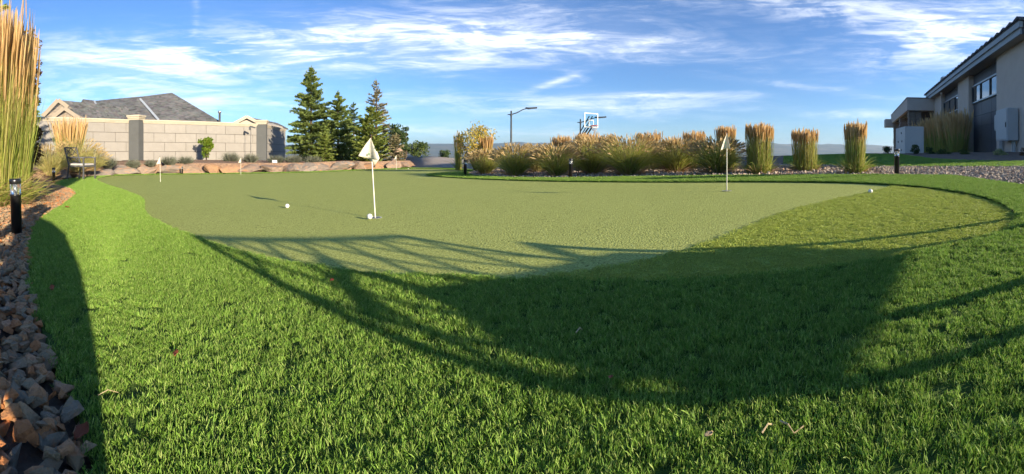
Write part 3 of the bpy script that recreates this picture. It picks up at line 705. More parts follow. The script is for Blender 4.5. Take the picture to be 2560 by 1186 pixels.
def building():
    pe, pw = 7.0, 7.6
    org = bv * 17 + br * pw
    root = empty('modern_building', (org.x, org.y, 0), 0, 'modern taupe building with dark panelled bays and deep eaves', 'building')
    def B(s, p, z): return bv * s + br * p + Vector((0, 0, CAMZ + z)) - root.location
    rz = math.atan2(bv.y, bv.x)
    def blk(mb, s0, s1, p0, p1, z0, z1): return mb.box(B((s0 + s1) / 2, (p0 + p1) / 2, (z0 + z1) / 2), (s1 - s0, p1 - p0, z1 - z0), rz)
    zs = 5.28; zb = -1.6
    s_end, s_far = 16.7, 39.3
    for s0, s1 in ((s_end, 21.0), (26.7, 29.7), (35.9, s_far)):
        blk(MB(), s0, s1, pw, pw + 0.5, zb, zs).build('wall', MATS['stucco'], root)
    blk(MB(), s_end, s_far, pw + 0.55, pw + 12, zb, zs - 0.03).build('wall', MATS['stucco'], root)
    def bay(s0, s1, sill, head, ncol, vis):
        """recessed bay: dark panels, a strip of windows between sill and head"""
        blk(MB(), s0, s1, pw + 0.42, pw + 0.5, zb, zs).build('backing', MATS['frame'], root)
        w = (s1 - s0) / ncol
        zrows = [(-0.2, 0.75), (0.75, 1.7), (1.7, sill - 0.9), (sill - 0.9, sill), (head, (head + zs) / 2 + 0.45), ((head + zs) / 2 + 0.45, zs)] if sill > 3 else [(-0.2, 0.8), (0.8, 1.7), (1.7, sill), (head, zs)]
        for z0, z1 in zrows:
            if z1 - z0 < 0.2: continue
            for c in range(ncol):
                blk(MB(), s0 + c * w + 0.012, s0 + (c + 1) * w - 0.012, pw + 0.36, pw + 0.415, z0 + 0.012, z1 - 0.012).build('panel', MATS['darkpanel'], root)
        win = blk(MB(), s0, s1, pw + 0.22, pw + 0.36, sill, sill + 0.09)
        blk(win, s0, s1, pw + 0.22, pw + 0.36, head - 0.09, head)
        fr = win.build('window', MATS['alu'], root)
        for c in range(ncol + 1):
            sc = min(max(s0 + c * w, s0 + 0.05), s1 - 0.05)
            blk(MB(), sc - 0.05, sc + 0.05, pw + 0.225, pw + 0.355, sill + 0.09, head - 0.09).build('mullion', MATS['frame'], fr)
        for c in range(ncol):
            blk(MB(), s0 + c * w + 0.05, s0 + (c + 1) * w - 0.05, pw + 0.30, pw + 0.32, sill + 0.09, head - 0.09).build('pane', MATS['glass'], fr)
    bay(21.0, 26.7, 3.32, 4.55, 3, True)
    bay(29.7, 35.9, 3.32, 4.55, 3, True)
    # eaves: soffit, two tiered fascia, tiles
    blk(MB(), 16.4, s_far + 0.8, pe + 0.1, pw + 6, zs + 0.003, zs + 0.09).build('soffit', MATS['soffit'], root)
    f = blk(MB(), 16.3, s_far + 0.9, pe + 0.02, pe + 0.12, zs - 0.03, zs + 0.24); f.build('fascia', MATS['fascia'], root)
    f = blk(MB(), 16.2, s_far + 1.0, pe - 0.08, pe + 0.1, zs + 0.243, zs + 0.50); f.build('fascia', MATS['fascia'], root)
    f = blk(MB(), 16.18, 16.38, pe + 0.13, pw + 6, zs - 0.02, zs + 0.5); f.build('barge_board', MATS['frame'], root)
    ridge_p, ridge_z = pw + 6, zs + 1.1
    sl = (ridge_z - zs - 0.5) / (ridge_p - pe)
    rf = MB(); a0, a1 = 16.1, s_far + 1.1
    rf.prism([B(a0, pe - 0.1, zs + 0.51), B(a1, pe - 0.1, zs + 0.51), B(a1, ridge_p, ridge_z), B(a0, ridge_p, ridge_z)], (0, 0, 0.05))
    rf.prism([B(a0, ridge_p, ridge_z), B(a1, ridge_p, ridge_z), B(a1, ridge_p + 6.6, zs + 0.51), B(a0, ridge_p + 6.6, zs + 0.51)], (0, 0, 0.05))
    roof = rf.build('roof', MATS['tile'], root)
    s = a0; k = 0
    while s < a1 - 0.05:
        w = 0.86
        t = MB(); t.prism([B(s, pe - 0.16, zs + 0.565), B(s + 0.20, pe - 0.16, zs + 0.72), B(s + w - 0.015, pe - 0.16, zs + 0.60), B(s + w - 0.015, pe - 0.16, zs + 0.565)], br * 1.4 + Vector((0, 0, 1.4 * sl)))
        t.build('roof_tile', MATS['tile'], roof); s += w; k += 1
    # porch at the far end
    p0 = 4.86
    pr = MB(); blk(pr, s_far - 0.3, 58, p0, p0 + 0.3, 4.1, 5.3); blk(pr, s_far - 0.3, s_far, p0 + 0.303, pw + 0.5, 4.1, 5.3); pr.build('porch_parapet', MATS['stucco'], root)
    blk(MB(), s_far - 0.36, 58.1, p0 - 0.06, pw + 1, 5.303, 5.37).build('coping', MATS['frame'], root)
    blk(MB(), s_far + 0.01, 57.8, p0 + 0.31, pw + 6, 4.3, 4.4).build('porch_ceiling', MATS['frame'], root)
    blk(MB(), 57, 59.5, p0 - 0.9, p0 + 3, 3.6, 4.7).build('porch_parapet', MATS['stucco'], root)
    blk(MB(), s_far + 3.6, s_far + 3.9, p0 + 1.7, pw + 6, zb, 4.3).build('porch_shade_panel', MATS['frame'], root)  # near-black panel closing the gap; its colour stands in for shade inside the porch
    blk(MB(), 12.0, s_end - 0.02, pw + 0.2, pw + 7, zb, 2.6).build('wall', MATS['stucco'], root)  # low wing out of view, added so its shadow falls across the lawn
    blk(MB(), 11.8, s_end - 0.03, pw - 0.1, pw + 7.2, 2.603, 2.8).build('flat_roof', MATS['fascia'], root)  # roof of the added shading wing, also out of view
    for s in (s_far - 0.1, 47.5, 55.5):
        c = empty('stone_column', B(s + 0.75, p0 + 0.85, 0)); c.parent = root
        z = zb
        while z < 4.08:
            h = random.uniform(0.16, 0.30)
            for q in (-1, 1):
                ww = 0.62 + 0.0 * q
                m = MB(); m.box((0, 0, 0), (random.uniform(1.12, 1.2), ww - 0.02, h - 0.02)); o = m.build('ledge_stone', MATS['ledgestone'], c, bevel=0.02)
                o.location = bv * 0 + br * (q * 0.32 + random.uniform(-.03, .03)) + Vector((0, 0, z + h / 2)); o.rotation_euler = (0, 0, rz + random.uniform(-.03, .03))
            z += h
    # chimney-like block at the roof end, dome camera, roof vent
    blk(MB(), s_far + 0.6, s_far + 1.7, pe + 0.2, pe + 1.2, 5.38, 6.3).build('end_block', MATS['stucco'], root)
    MB().lathe([(0.10, 0.0), (0.12, -0.05), (0.12, -0.12), (0.085, -0.20), (0.02, -0.24)], 14, B(34.5, pe + 0.35, zs - 0.03)).build('dome_camera', MATS['whitebox'], root, True)
    MB().lathe([(0.18, 0), (0.18, 0.55), (0.28, 0.56), (0.28, 0.75), (0.1, 0.85)], 12, B(35.5, pe + 0.75, zs + 0.72)).build('roof_vent', MATS['whitebox'], root, True)
    # switch gear on the near wall
    def cab(name, s0, s1, pp0, pp1, z0, z1, label, door=True, handle=True):
        r2 = empty(name, B((s0 + s1) / 2, pp0, z0) + root.location, 0, label, 'cabinet')
        off = root.location - r2.location
        def bb(mb, a, b, c, d, e, f_): return mb.box(B((a + b) / 2, (c + d) / 2, (e + f_) / 2) + off, (b - a, d - c, f_ - e), rz)
        bb(MB(), s0, s1, pp0, pp1, z0, z1).build('body', MATS['cabinet'], r2, bevel=0.015)
        if door:
            dd = bb(MB(), s0 + 0.05, s1 - 0.05, pp0 - 0.03, pp0 - 0.002, z0 + 0.06, z1 - 0.06).build('door', MATS['cabinet'], r2, bevel=0.008)
            if handle: bb(MB(), s0 + 0.10, s0 + 0.16, pp0 - 0.065, pp0 - 0.032, (z0 + z1) / 2 - 0.15, (z0 + z1) / 2 + 0.1).build('handle', MATS['frame'], dd)
        return r2, bb
    r2, bb = cab('switch_cabinet', 17.75, 19.35, pw - 0.62, pw - 0.05, 0.55, 2.12, 'large grey electrical cabinet with hinged door on the building wall')
    c = MB(); 
    for s in (18.0, 18.2): bb(c, s, s + 0.09, pw - 0.20, pw - 0.10, -1.2, 0.55)
    c.build('conduit', MATS['cabinet'], r2)
    r2, bb = cab('meter_box', 19.55, 20.5, pw - 0.30, pw - 0.03, 1.15, 2.0, 'small grey meter box on the wall beside the dark bay')
    c = MB(); bb(c, 19.75, 19.87, pw - 0.18, pw - 0.06, -1.2, 1.15); bb(c, 20.15, 20.22, pw - 0.14, pw - 0.06, -1.2, 1.15); c.build('conduit', MATS['cabinet'], r2)
building()
def generator():
    c = W(2262, 384, 20); a = W(2240, 381, 22); b = W(2310, 386, 20.2)
    u = (Vector((a.x, a.y, 0)) - Vector((c.x, c.y, 0))); w = Vector((b.x, b.y, 0)) - Vector((c.x, c.y, 0))
    u = u.normalized() * 2.1; w = Vector((u.y, -u.x, 0)).normalized() * 1.0
    root = empty('generator_box', c, 0, 'white standby generator enclosure on a plinth at the edge of the lawn', 'generator')
    z0, z1 = 0.0, 1.36
    MB().prism([Vector((0, 0, z0)), w + Vector((0, 0, z0)), w + u + Vector((0, 0, z0)), u + Vector((0, 0, z0))], (0, 0, z1)).build('housing', MATS['whitebox'], root, bevel=0.025)
    MB().prism([w * -0.03 + u * -0.03 + Vector((0, 0, -0.6)), w * 0.97 + u * -.02 + Vector((0, 0, -0.6)), w * .97 + u + Vector((0, 0, -0.6)), u + Vector((0, 0, -0.6))], (0, 0, 0.597)).build('plinth', MATS['cabinet'], root)
    for f, z in ((0.35, 1.05), (0.70, 0.62), (0.28, 0.62), (0.35, 0.18)):
        q = u * f + Vector((0, 0, z)) - w * 0.012
        MB().box(q, (0.07, 0.03, 0.11), math.atan2(u.y, u.x)).build('latch', MATS['black'], root)
generator()

# ------------------------------------------------------------------ ornamental grasses
leaf('reed_leaf', [(0.18, 0.27, 0.035), (0.30, 0.37, 0.055), (0.40, 0.38, 0.085), (0.22, 0.31, 0.045), (0.48, 0.40, 0.13)], 0.35)
leaf('reed_plume', [(0.62, 0.42, 0.18), (0.70, 0.49, 0.23), (0.54, 0.34, 0.13), (0.72, 0.54, 0.28)], 0.45)
leaf('reed_stem', [(0.34, 0.33, 0.09), (0.48, 0.40, 0.15), (0.26, 0.29, 0.07), (0.52, 0.40, 0.17)], 0.3)
leaf('fountain_leaf', [(0.26, 0.34, 0.04), (0.36, 0.41, 0.06), (0.44, 0.40, 0.10), (0.22, 0.31, 0.035), (0.50, 0.40, 0.17)], 0.45)
leaf('fountain_leaf_pale', [(0.46, 0.43, 0.15), (0.58, 0.51, 0.20), (0.40, 0.40, 0.12), (0.64, 0.54, 0.25)], 0.45)
leaf('fountain_plume', [(0.50, 0.37, 0.17), (0.58, 0.44, 0.22), (0.43, 0.31, 0.13)], 0.4)
leaf('dry_leaf', [(0.36, 0.23, 0.11), (0.45, 0.30, 0.16), (0.28, 0.17, 0.08)], 0.3)
spindle = lambda t: max(0.12, math.sin(math.pi * min(1, t * 0.9 + 0.1)) ** 0.8)
def strip_obj(name, parts, mat_, parent):
    V = []; F = []; b = 0
    for v, f in parts: V.append(v); F.append(f + b); b += len(v)
    return link(name, mesh_np(name, np.concatenate(V), np.concatenate(F)), MATS[mat_], parent)
def reed(pos, H, Rb, label, n=420, group='feather reed grasses', name='feather_reed_grass', w=0.009, flare=0.10, nst=None, plume=0.30, low=True, pw=0.022, cat='grass clump', jit=0.08, lowf=1.0):
    """stiff upright feather reed grass: leafy foot, stems, plumes"""
    root = empty(name, pos, random.uniform(0, 6), label, cat, group)
    P_ = []
    b = disc(n, Rb); out = b / (Rb + 1e-6)
    d = np.stack([out[:, 0] * flare, out[:, 1] * flare, np.ones(n)], 1) + rng.normal(0, 0.05, (n, 3))
    v, f, _ = ribbons(b, d, H * rng.uniform(0.40, 0.86, n), rng.uniform(0.0, 0.35, n), w * rng.uniform(0.7, 1.2, n), 4); P_.append((v, f))
    if low:                                    # arching leaves round the foot
        m = n // 3; b2 = disc(m, Rb); az = np.arctan2(b2[:, 0], b2[:, 1])
        v, f, _ = ribbons(b2, dirs(m, 0.3, 0.9, az + rng.normal(0, .4, m)), H * lowf * rng.uniform(0.25, 0.5, m), rng.uniform(0.7, 1.7, m), w * rng.uniform(0.7, 1.1, m), 5); P_.append((v, f))
    strip_obj('foliage', P_, 'reed_leaf', root)
    ns = nst or n // 2
    b = disc(ns, Rb); out = b / (Rb + 1e-6)
    d = np.stack([out[:, 0] * flare, out[:, 1] * flare, np.ones(ns)], 1) + rng.normal(0, 0.025, (ns, 3))
    pl_ = H * plume * rng.uniform(0.45, 1.3, ns); L = H * (1 + rng.normal(-0.02, jit, ns)) - pl_; dr = rng.uniform(0, 0.10, ns)
    v, f, tip = ribbons(b, d, L, dr, w * 0.7, 3, lambda t: 1.0)
    st = strip_obj('stems', [(v, f)], 'reed_stem', root)
    dn = d / np.linalg.norm(d, axis=1, keepdims=True); pls = []
    for k in range(2):
        v, f, _ = ribbons(tip - dn * H * 0.02, d + rng.normal(0, .02, d.shape), pl_ * rng.uniform(0.9, 1.0, ns), rng.uniform(0, 0.12, ns), pw * rng.uniform(0.6, 1.2, ns), 5, spindle); pls.append((v, f))
    strip_obj('plumes', pls, 'reed_plume', root)
    if low:
        m = max(20, n // 9); b2 = disc(m, Rb * 1.1); az = np.arctan2(b2[:, 0], b2[:, 1])
        v, f, _ = ribbons(b2, dirs(m, 0.5, 1.2, az), H * rng.uniform(0.2, 0.38, m), rng.uniform(0.5, 1.2, m), w * 0.9, 4)
        strip_obj('dry_leaves', [(v, f)], 'dry_leaf', root)
    return root
def fountain(pos, H, Rr, label, n=900, m_leaf='fountain_leaf', group='fountain grasses', name='fountain_grass', w=0.008, plumes=220):
    root = empty(name, pos, random.uniform(0, 6), label, 'grass clump', group)
    b = disc(n, Rr * 0.22); az = np.arctan2(b[:, 0], b[:, 1]) + rng.normal(0, 0.5, n)
    L = math.hypot(H, Rr) * rng.uniform(0.65, 1.12, n)
    v, f, _ = ribbons(b, dirs(n, 0.05, 0.85, az), L, rng.uniform(0.3, 1.35, n), w * rng.uniform(0.6, 1.2, n), 6)
    strip_obj('foliage', [(v, f)], m_leaf, root)
    ns = plumes; b = disc(ns, Rr * 0.25); az = np.arctan2(b[:, 0], b[:, 1]) + rng.normal(0, 0.4, ns); d = dirs(ns, 0.05, 0.75, az)
    L = math.hypot(H, Rr) * rng.uniform(0.85, 1.08, ns); dr = rng.uniform(0.2, 0.7, ns)
    v, f, tip = ribbons(b, d, L, dr, w * 0.5, 4, lambda t: 1.0); 
    th = np.arctan2(np.linalg.norm(d[:, :2], axis=1), d[:, 2]) + dr; h = d[:, :2] / (np.linalg.norm(d[:, :2], axis=1, keepdims=True) + 1e-6)
    d2 = np.stack([h[:, 0] * np.sin(th), h[:, 1] * np.sin(th), np.cos(th)], 1)
    strip_obj('stems', [(v, f)], 'reed_stem', root); pl = []
    for k in range(2):
        v, f, _ = ribbons(tip - d2 * 0.02, d2, H * rng.uniform(0.18, 0.30, ns), rng.uniform(0.1, 0.6, ns), 0.022, 4, spindle); pl.append((v, f))
    strip_obj('plumes', pl, 'fountain_plume', root)
    m = n // 8; b = disc(m, Rr * 0.3); az = np.arctan2(b[:, 0], b[:, 1])
    v, f, _ = ribbons(b, dirs(m, 0.9, 1.4, az), Rr * rng.uniform(0.5, 0.9, m), rng.uniform(0.1, 0.5, m), w, 4); strip_obj('dry_leaves', [(v, f)], 'dry_leaf', root)
    return root
def at_bed(px, d):
    a = A(px); x, y = d * math.sin(a), d * math.cos(a); return Vector((x, y, G(x, y)))
def reed_px(px, top, d, wpx, label, **k):
    q = at_bed(px, d); H = CAMZ + (380 - top) / 1000 * d - q.z
    return reed(q, H, wpx / 2000 * d * 0.92, label, flare=wpx / 2000 * d * 0.10 / H, low=k.pop('low', True), **k)
D = 'columns of reed grass in the island bed'
reed_px(1898, 313, 7.3, 66, 'broad upright reed grass right of the flag with dark left side', n=640, group=D, jit=.05, plume=.24)
reed_px(2013, 326, 7.6, 62, 'middle upright reed grass between two other columns in front of the lawn', n=600, group=D, jit=.05, plume=.22)
reed_px(2138, 308, 6.5, 50, 'rightmost and tallest reed grass column with splayed dry foot', n=560, group=D, jit=.05, plume=.26)
reed_px(1815, 317, 8.4, 48, 'reed grass column directly behind the flag on the right', n=420, group=D, jit=.05, plume=.25)
reed_px(1735, 329, 9.6, 58, 'reed grass column left of the flag on the right', n=420, group=D, jit=.05, plume=.22)
reed_px(1684, 345, 10.2, 46, 'low sparse reed grass between two taller reed columns', n=200, group=D, jit=.08, plume=.2)
reed_px(1622, 332, 9.8, 62, 'broad reed grass column right of the basketball backboard', n=440, group=D, jit=.05, plume=.22)
reed_px(1521, 339, 10.6, 44, 'narrow reed grass column just right of the basketball hoop', n=330, group=D, jit=.05, plume=.22)
reed_px(1467, 333, 10.6, 62, 'reed grass column below the basketball backboard', n=420, group=D, jit=.05, plume=.25)
reed_px(1404, 341, 11.2, 50, 'reed grass column left of the basketball hoop', n=360, group=D, jit=.05, plume=.22)
Fg = 'fountain grass mounds in the island bed'
for px, d, top, wpx, lab, nn in (
    (1212, 10.3, 385, 80, 'leftmost fountain grass mound beside the yellow tree', 700), (1288, 9.0, 380, 112, 'green fountain grass mound below the nearer street lamp', 900), (1392, 8.4, 378, 112, 'fountain grass mound left of the bollard in the bed', 950),
    (1482, 9.0, 372, 140, 'tan fountain grass mound behind the bollard in the bed', 950), (1572, 7.9, 375, 165, 'bright green fountain grass mound in the middle of the bed', 1150), (1690, 8.4, 372, 130, 'dark fountain grass mound left of the flag', 950),
    (1792, 7.5, 374, 145, 'fountain grass mound at the foot of the flag with lime green side', 1150)):
    q = at_bed(px, d); fountain(q, max(0.25, CAMZ + (380 - top) / 1000 * d - q.z) * 0.80, wpx / 2000 * d * 0.98, lab, int(nn * 1.2), group=Fg, plumes=420)
for px, d, top, wpx, lab, nn in ((1345, 10.6, 384, 110, 'tan fountain grass at the back between two green mounds', 600), (1640, 10.2, 380, 120, 'tan fountain grass at the back right of the middle mound', 600), (1745, 10.0, 376, 100, 'tan fountain grass at the back below the sparse reed', 600), (1535, 10.6, 380, 110, 'tan fountain grass at the back below the narrow reed', 600)):
    q = at_bed(px, d); fountain(q, max(0.25, CAMZ + (380 - top) / 1000 * d - q.z) * 0.84, wpx / 2000 * d * 0.95, lab, int(nn * 1.2), 'fountain_leaf_pale', group=Fg, plumes=380)
# left: tall reed behind the near bollard and grasses behind the chair
L1 = 'tall reed grasses at the left edge'
reed(at_bed(-18, 4.3), 2.0, 0.20, 'tallest golden reed grass at the left edge of the lawn', n=1300, group=L1, w=0.0058, lowf=0.62, nst=560, flare=0.06, pw=0.019, plume=.32, jit=.07)
reed(at_bed(38, 4.5), 1.72, 0.15, 'golden reed grass just right of the tallest one', n=1100, group=L1, w=0.0058, lowf=0.62, nst=360, flare=0.05, pw=0.019, plume=.30, jit=.14)
reed(at_bed(-75, 4.2), 1.9, 0.20, 'golden reed grass cut off by the left edge of the picture', n=600, group=L1, w=0.008, lowf=0.62, nst=200, flare=0.1, pw=0.026, plume=.3)
q = W(172, 424, 15.4); reed(q, CAMZ + .080 * 15.4 - q.z, 0.34, 'orange reed grass against the wall behind the chair', n=520, w=0.014, pw=0.035, flare=0.22, plume=.42)
for px, py, d, top, w_, lab in ((128, 440, 12.6, 383, 95, 'pale yellow fountain grass left of the chair'), (195, 430, 14.4, 376, 110, 'pale yellow fountain grass right behind the chair'), (232, 428, 15.0, 384, 60, 'small pale fountain grass right of the chair')):
    q = W(px, py, d); fountain(q, (CAMZ + (380 - top) / 1000 * d - q.z) * .95, w_ / 2000 * d, lab, 900, 'fountain_leaf_pale', 'pale fountain grasses by the chair', w=0.011)
# building side
q0 = 'reed grasses along the building'
for k, (s, pp, H, lab) in enumerate(((24.6, 6.3, 2.75, 'reed grass nearest the electrical cabinet along the building'), (26.2, 6.0, 2.85, 'second reed grass from the electrical cabinet'), (27.8, 5.7, 2.75, 'third reed grass from the electrical cabinet'), (29.4, 5.4, 2.6, 'fourth reed grass from the electrical cabinet'), (31.2, 5.1, 2.45, 'reed grass nearest the white generator box'))):
    v = bv * s + br * pp; reed(Vector((v.x, v.y, CAMZ - 0.35)), H, 0.55, lab, n=420, group=q0, w=0.02, pw=0.055, nst=260, flare=0.16, plume=.42, jit=.1)

# ------------------------------------------------------------------ leafy shrubs and trees
def leaves(c, size, aspect=0.5, up=0.3, dirv=None):
    """small pointed leaves at points c"""
    n = len(c); d = rng.normal(size=(n, 3)) if dirv is None else dirv + rng.normal(0, 0.35, (n, 3)); d[:, 2] += up; d /= np.linalg.norm(d, axis=1, keepdims=True)
    s = np.cross(d, rng.normal(size=(n, 3))); s /= np.linalg.norm(s, axis=1, keepdims=True)
    sz = size * rng.uniform(0.6, 1.25, n)[:, None]
    V = np.stack([c - d * sz * 0.5, c + s * sz * aspect * 0.5, c + d * sz * 0.5, c - s * sz * aspect * 0.5], 1).reshape(-1, 3)
    return V, np.arange(4 * n).reshape(n, 4)
leaf('fir', [(0.115, 0.17, 0.042), (0.175, 0.235, 0.057), (0.245, 0.295, 0.075), (0.14, 0.20, 0.05)], 0.3, 0.6)
leaf('fir_dark', [(0.065, 0.11, 0.04), (0.10, 0.15, 0.052), (0.14, 0.19, 0.07)], 0.28)
leaf('fir_brown', [(0.27, 0.22, 0.12), (0.34, 0.28, 0.16), (0.22, 0.20, 0.10), (0.18, 0.20, 0.08)], 0.25)
leaf('pine', [(0.125, 0.18, 0.03), (0.20, 0.25, 0.045), (0.27, 0.30, 0.068), (0.145, 0.20, 0.037)], 0.3)
leaf('lavender', [(0.15, 0.165, 0.11), (0.19, 0.20, 0.14), (0.115, 0.135, 0.085), (0.20, 0.175, 0.14)], 0.3)
leaf('laurel', [(0.10, 0.19, 0.015), (0.16, 0.24, 0.02), (0.22, 0.27, 0.03), (0.07, 0.14, 0.012)], 0.4)
leaf('bush', [(0.05, 0.085, 0.022), (0.085, 0.125, 0.03), (0.12, 0.15, 0.04)], 0.3)
leaf('darkbush', [(0.03, 0.06, 0.018), (0.05, 0.085, 0.022), (0.07, 0.10, 0.03)], 0.25)
leaf('yellowtree', [(0.42, 0.33, 0.05), (0.50, 0.36, 0.07), (0.30, 0.30, 0.05), (0.55, 0.38, 0.12)], 0.4)
leaf('plum', [(0.10, 0.045, 0.016), (0.15, 0.075, 0.022), (0.075, 0.05, 0.018), (0.17, 0.10, 0.03)], 0.35)
leaf('silver', [(0.30, 0.33, 0.14), (0.38, 0.38, 0.18), (0.24, 0.29, 0.10)], 0.35)
mat('bark', (0.12, 0.085, 0.06), (0.07, 0.05, 0.04), 0.95, 12, 0.8, 30)
mat('redbark', (0.24, 0.12, 0.06), (0.13, 0.075, 0.045), 0.95, 12, 0.8, 30)
def conifer(pos, H, Rb, label, m='fir', nb=9, lev=26, leafsz=0.13, sparse=1.0, t0=0.03, pw=0.68, droop=0.15, bark='bark', group='conifers at the end of the wall', tipgap=1.0):
    root = empty('fir_tree', pos, random.uniform(0, 6), label, 'tree', group)
    tr = MB(); tr.tube([(0, 0, -0.3), (0, 0, H * 0.3), (0.01 * H, 0, H * 0.7), (0, 0, H)], [0.022 * H, 0.017 * H, 0.008 * H, 0.002 * H], 8); tr.build('trunk', MATS[bark], root, True)
    C = []; Dv = []; lim = MB()
    for i in range(lev):
        t = t0 + (1 - t0) * (i + random.uniform(-.3, .3)) / lev; t = min(.985, max(0.01, t))
        Lr = Rb * ((1 - t) ** pw) * (0.6 + 0.4 * min(1, (t + .08) * 5)) + 0.03 * H * (1 - t)
        for k in range(max(4, int(nb * (1 - 0.45 * t)))):
            az = random.uniform(0, 6.283); Lb = Lr * random.uniform(0.62, 1.12); up = random.uniform(0.05, 0.30) + 0.45 * t
            o = np.array([math.sin(az), math.cos(az), 0.0]); sd = np.array([o[1], -o[0], 0.0])
            nn = max(8, int(Lb / (leafsz * 0.05) * sparse)); u = rng.uniform(0.10, 1.0, nn) ** 0.8
            wv = (1 - u) * 0.42 * Lb * np.clip(u * 4, 0, 1) + 0.02
            lat = rng.uniform(-1, 1, nn) * wv
            zz = H * t + Lb * (np.tan(up) * u - droop * 1.6 * u ** 2 + 0.25 * droop * u ** 4) + rng.normal(0, 0.012 * H * .5, nn) - np.abs(lat) * 0.12
            C.append(o * (Lb * u)[:, None] + sd * lat[:, None] + np.stack([np.zeros(nn), np.zeros(nn), zz], 1))
            dd = o * 1.0 + sd * np.sign(lat)[:, None] * 0.75; Dv.append(dd)
            if Lb > 0.25 and k % 2 == 0: lim.tube([(0, 0, H * t), tuple(o * Lb * 0.85 + np.array([0, 0, H * t + Lb * .85 * (math.tan(up) - droop * 1.3)]))], [0.006 * H * (1 - t) + .004, 0.003], 4, False)
    nt_ = 40; C.append(np.stack([rng.normal(0, .012, nt_), rng.normal(0, .012, nt_), H * rng.uniform(0.93, 1.015, nt_)], 1)); Dv.append(np.tile([[0, 0, 1.0]], (nt_, 1)))
    C = np.concatenate(C); Dv = np.concatenate(Dv)
    v, f = leaves(C, leafsz, 0.34, 0.12, Dv); crown = link('crown', mesh_np('crown', v, f), MATS[m], root); tag(lim.build('branches', MATS[bark], root), kind='stuff')
    return root
def con_px(px, top, d, base, hw, label, **k):
    q = W(px, base, d); H = (base - top) / 1000 * d; return conifer(q, H, hw / 1000 * d, label, **k)
con_px(778, 168, 23.5, 404, 72, 'tallest green fir at the end of the garden wall', nb=13, lev=34, leafsz=0.15)
con_px(845, 230, 23.0, 404, 62, 'slender fir second from the left among the conifers', nb=12, lev=28, leafsz=0.15)
con_px(884, 258, 25.0, 403, 50, 'dark fir half hidden behind the slender fir', m='fir_dark', nb=9, lev=22)
con_px(940, 200, 25.0, 402, 54, 'sparse brown topped fir with thinning needles', m='fir_brown', nb=8, lev=28, sparse=0.6, leafsz=0.15)
con_px(928, 268, 20.5, 407, 62, 'bushy pine with red bark in front of the sparse fir', m='pine', nb=11, lev=16, leafsz=0.16, t0=0.0, pw=0.55, droop=0.0, bark='redbark')
con_px(812, 330, 20.5, 407, 34, 'small yellow green spruce at the foot of the tall firs', m='pine', nb=9, lev=14, leafsz=0.12, pw=0.6)
con_px(990, 335, 20.0, 402, 26, 'small tan dwarf spruce at the end of the mound', m='fir_brown', nb=9, lev=14, leafsz=0.12, pw=0.5)
def shrub(name, pos, H, Rr, label, m='bush', n=900, size=0.06, stems=6, group=None, cat='shrub', aspect=0.5, lumps=14, hollow=0.3, bark='bark', foot=0.12, spread=0.7, sq=1.0):
    root = empty(name, pos, 0, label, cat, group)
    st = MB(); C = []
    per = max(10, n // lumps)
    for i in range(lumps):
        a = random.uniform(0, 6.283); rr = Rr * spread * math.sqrt(random.random()); z = H * (foot + (1 - foot - 0.12) * random.random() ** 0.8)
        lim_ = math.sqrt(max(0.05, 1 - ((z / H - 0.5) * 1.6) ** 2)) if sq else 1
        c = np.array([math.sin(a) * rr * lim_, math.cos(a) * rr * lim_, z])
        q = rng.normal(size=(per, 3)); q /= np.linalg.norm(q, axis=1, keepdims=True); q *= (hollow + (1 - hollow) * rng.random(per) ** 0.5)[:, None]
        rl = Rr * random.uniform(0.28, 0.48)
        C.append(c + q * np.array([rl, rl, min(rl, H * 0.22)]))
        if i < stems: st.tube([(random.uniform(-.03, .03), random.uniform(-.03, .03), -0.05), tuple(c * np.array([.5, .5, .5]) + rng.normal(0, .03, 3)), tuple(c)], [0.02 * H + .004, 0.012 * H + .003, 0.004], 5)
    C = np.concatenate(C); C = C[C[:, 2] > 0.0]
    v, f = leaves(C, size, aspect, 0.35); link('crown', mesh_np('crown', v, f), MATS[m], root); st.build('trunk', MATS[bark], root, True)
    return root
def sh_px(name, px, top, d, base, hw, label, **k):
    q = W(px, base, d); return shrub(name, q, (base - top) / 1000 * d, hw / 1000 * d, label, **k)
sh_px('leafy_shrub', 515, 342, 21.2, 402, 22, 'bright green leafy shrub standing against the block wall', m='laurel', n=1500, size=0.13, lumps=26, spread=0.8)
lav = [(268, 388, 16.7, 421, 25), (334, 397, 17.4, 419, 21), (377, 398, 17.6, 416, 14), (423, 388, 17.6, 414, 19), (464, 387, 17.9, 413, 20), (577, 377, 19.4, 409, 20), (627, 381, 19.5, 408, 18), (690, 385, 19.4, 410, 22), (733, 384, 19.0, 411, 20), (782, 386, 18.3, 412, 24)]
lavlab = ['rounded grey green lavender nearest the chair', 'low lavender before the nearer dark pillar', 'smallest lavender just right of the nearer dark pillar', 'lavender right of the second flag from the left edge', 'lavender left of the bright green shrub', 'broad lavender right of the bright green shrub', 'lavender left of the farther dark pillar', 'lavender in front of the farther dark pillar', 'lavender left of the tall fir', 'pale lavender below the tall fir']
lavlab[3] = 'lavender just right of the leftmost flag'
def lavender(px, top, d, base, hw, label):
    q = W(px, base, d); root = empty('lavender_bush', q, 0, label, 'shrub', 'lavenders along the boulder edging'); H = (base - top) / 1000 * d; Rr = hw / 1000 * d; n = 700
    b = disc(n, Rr * 0.45); az = np.arctan2(b[:, 0], b[:, 1]) + rng.normal(0, .4, n)
    v, f, _ = ribbons(b, dirs(n, 0.0, 1.05, az), H * rng.uniform(0.55, 1.05, n), rng.uniform(0, .4, n), 0.022, 3); o = link('foliage', mesh_np('foliage', v, f), MATS['lavender'], root)
for l, lab in zip(lav, lavlab): lavender(*l, lab)
sh_px('evergreen_shrub', 990, 303, 25.0, 400, 30, 'tall dark evergreen shrub behind the dwarf spruce', m='darkbush', n=2200, size=0.16, lumps=34)
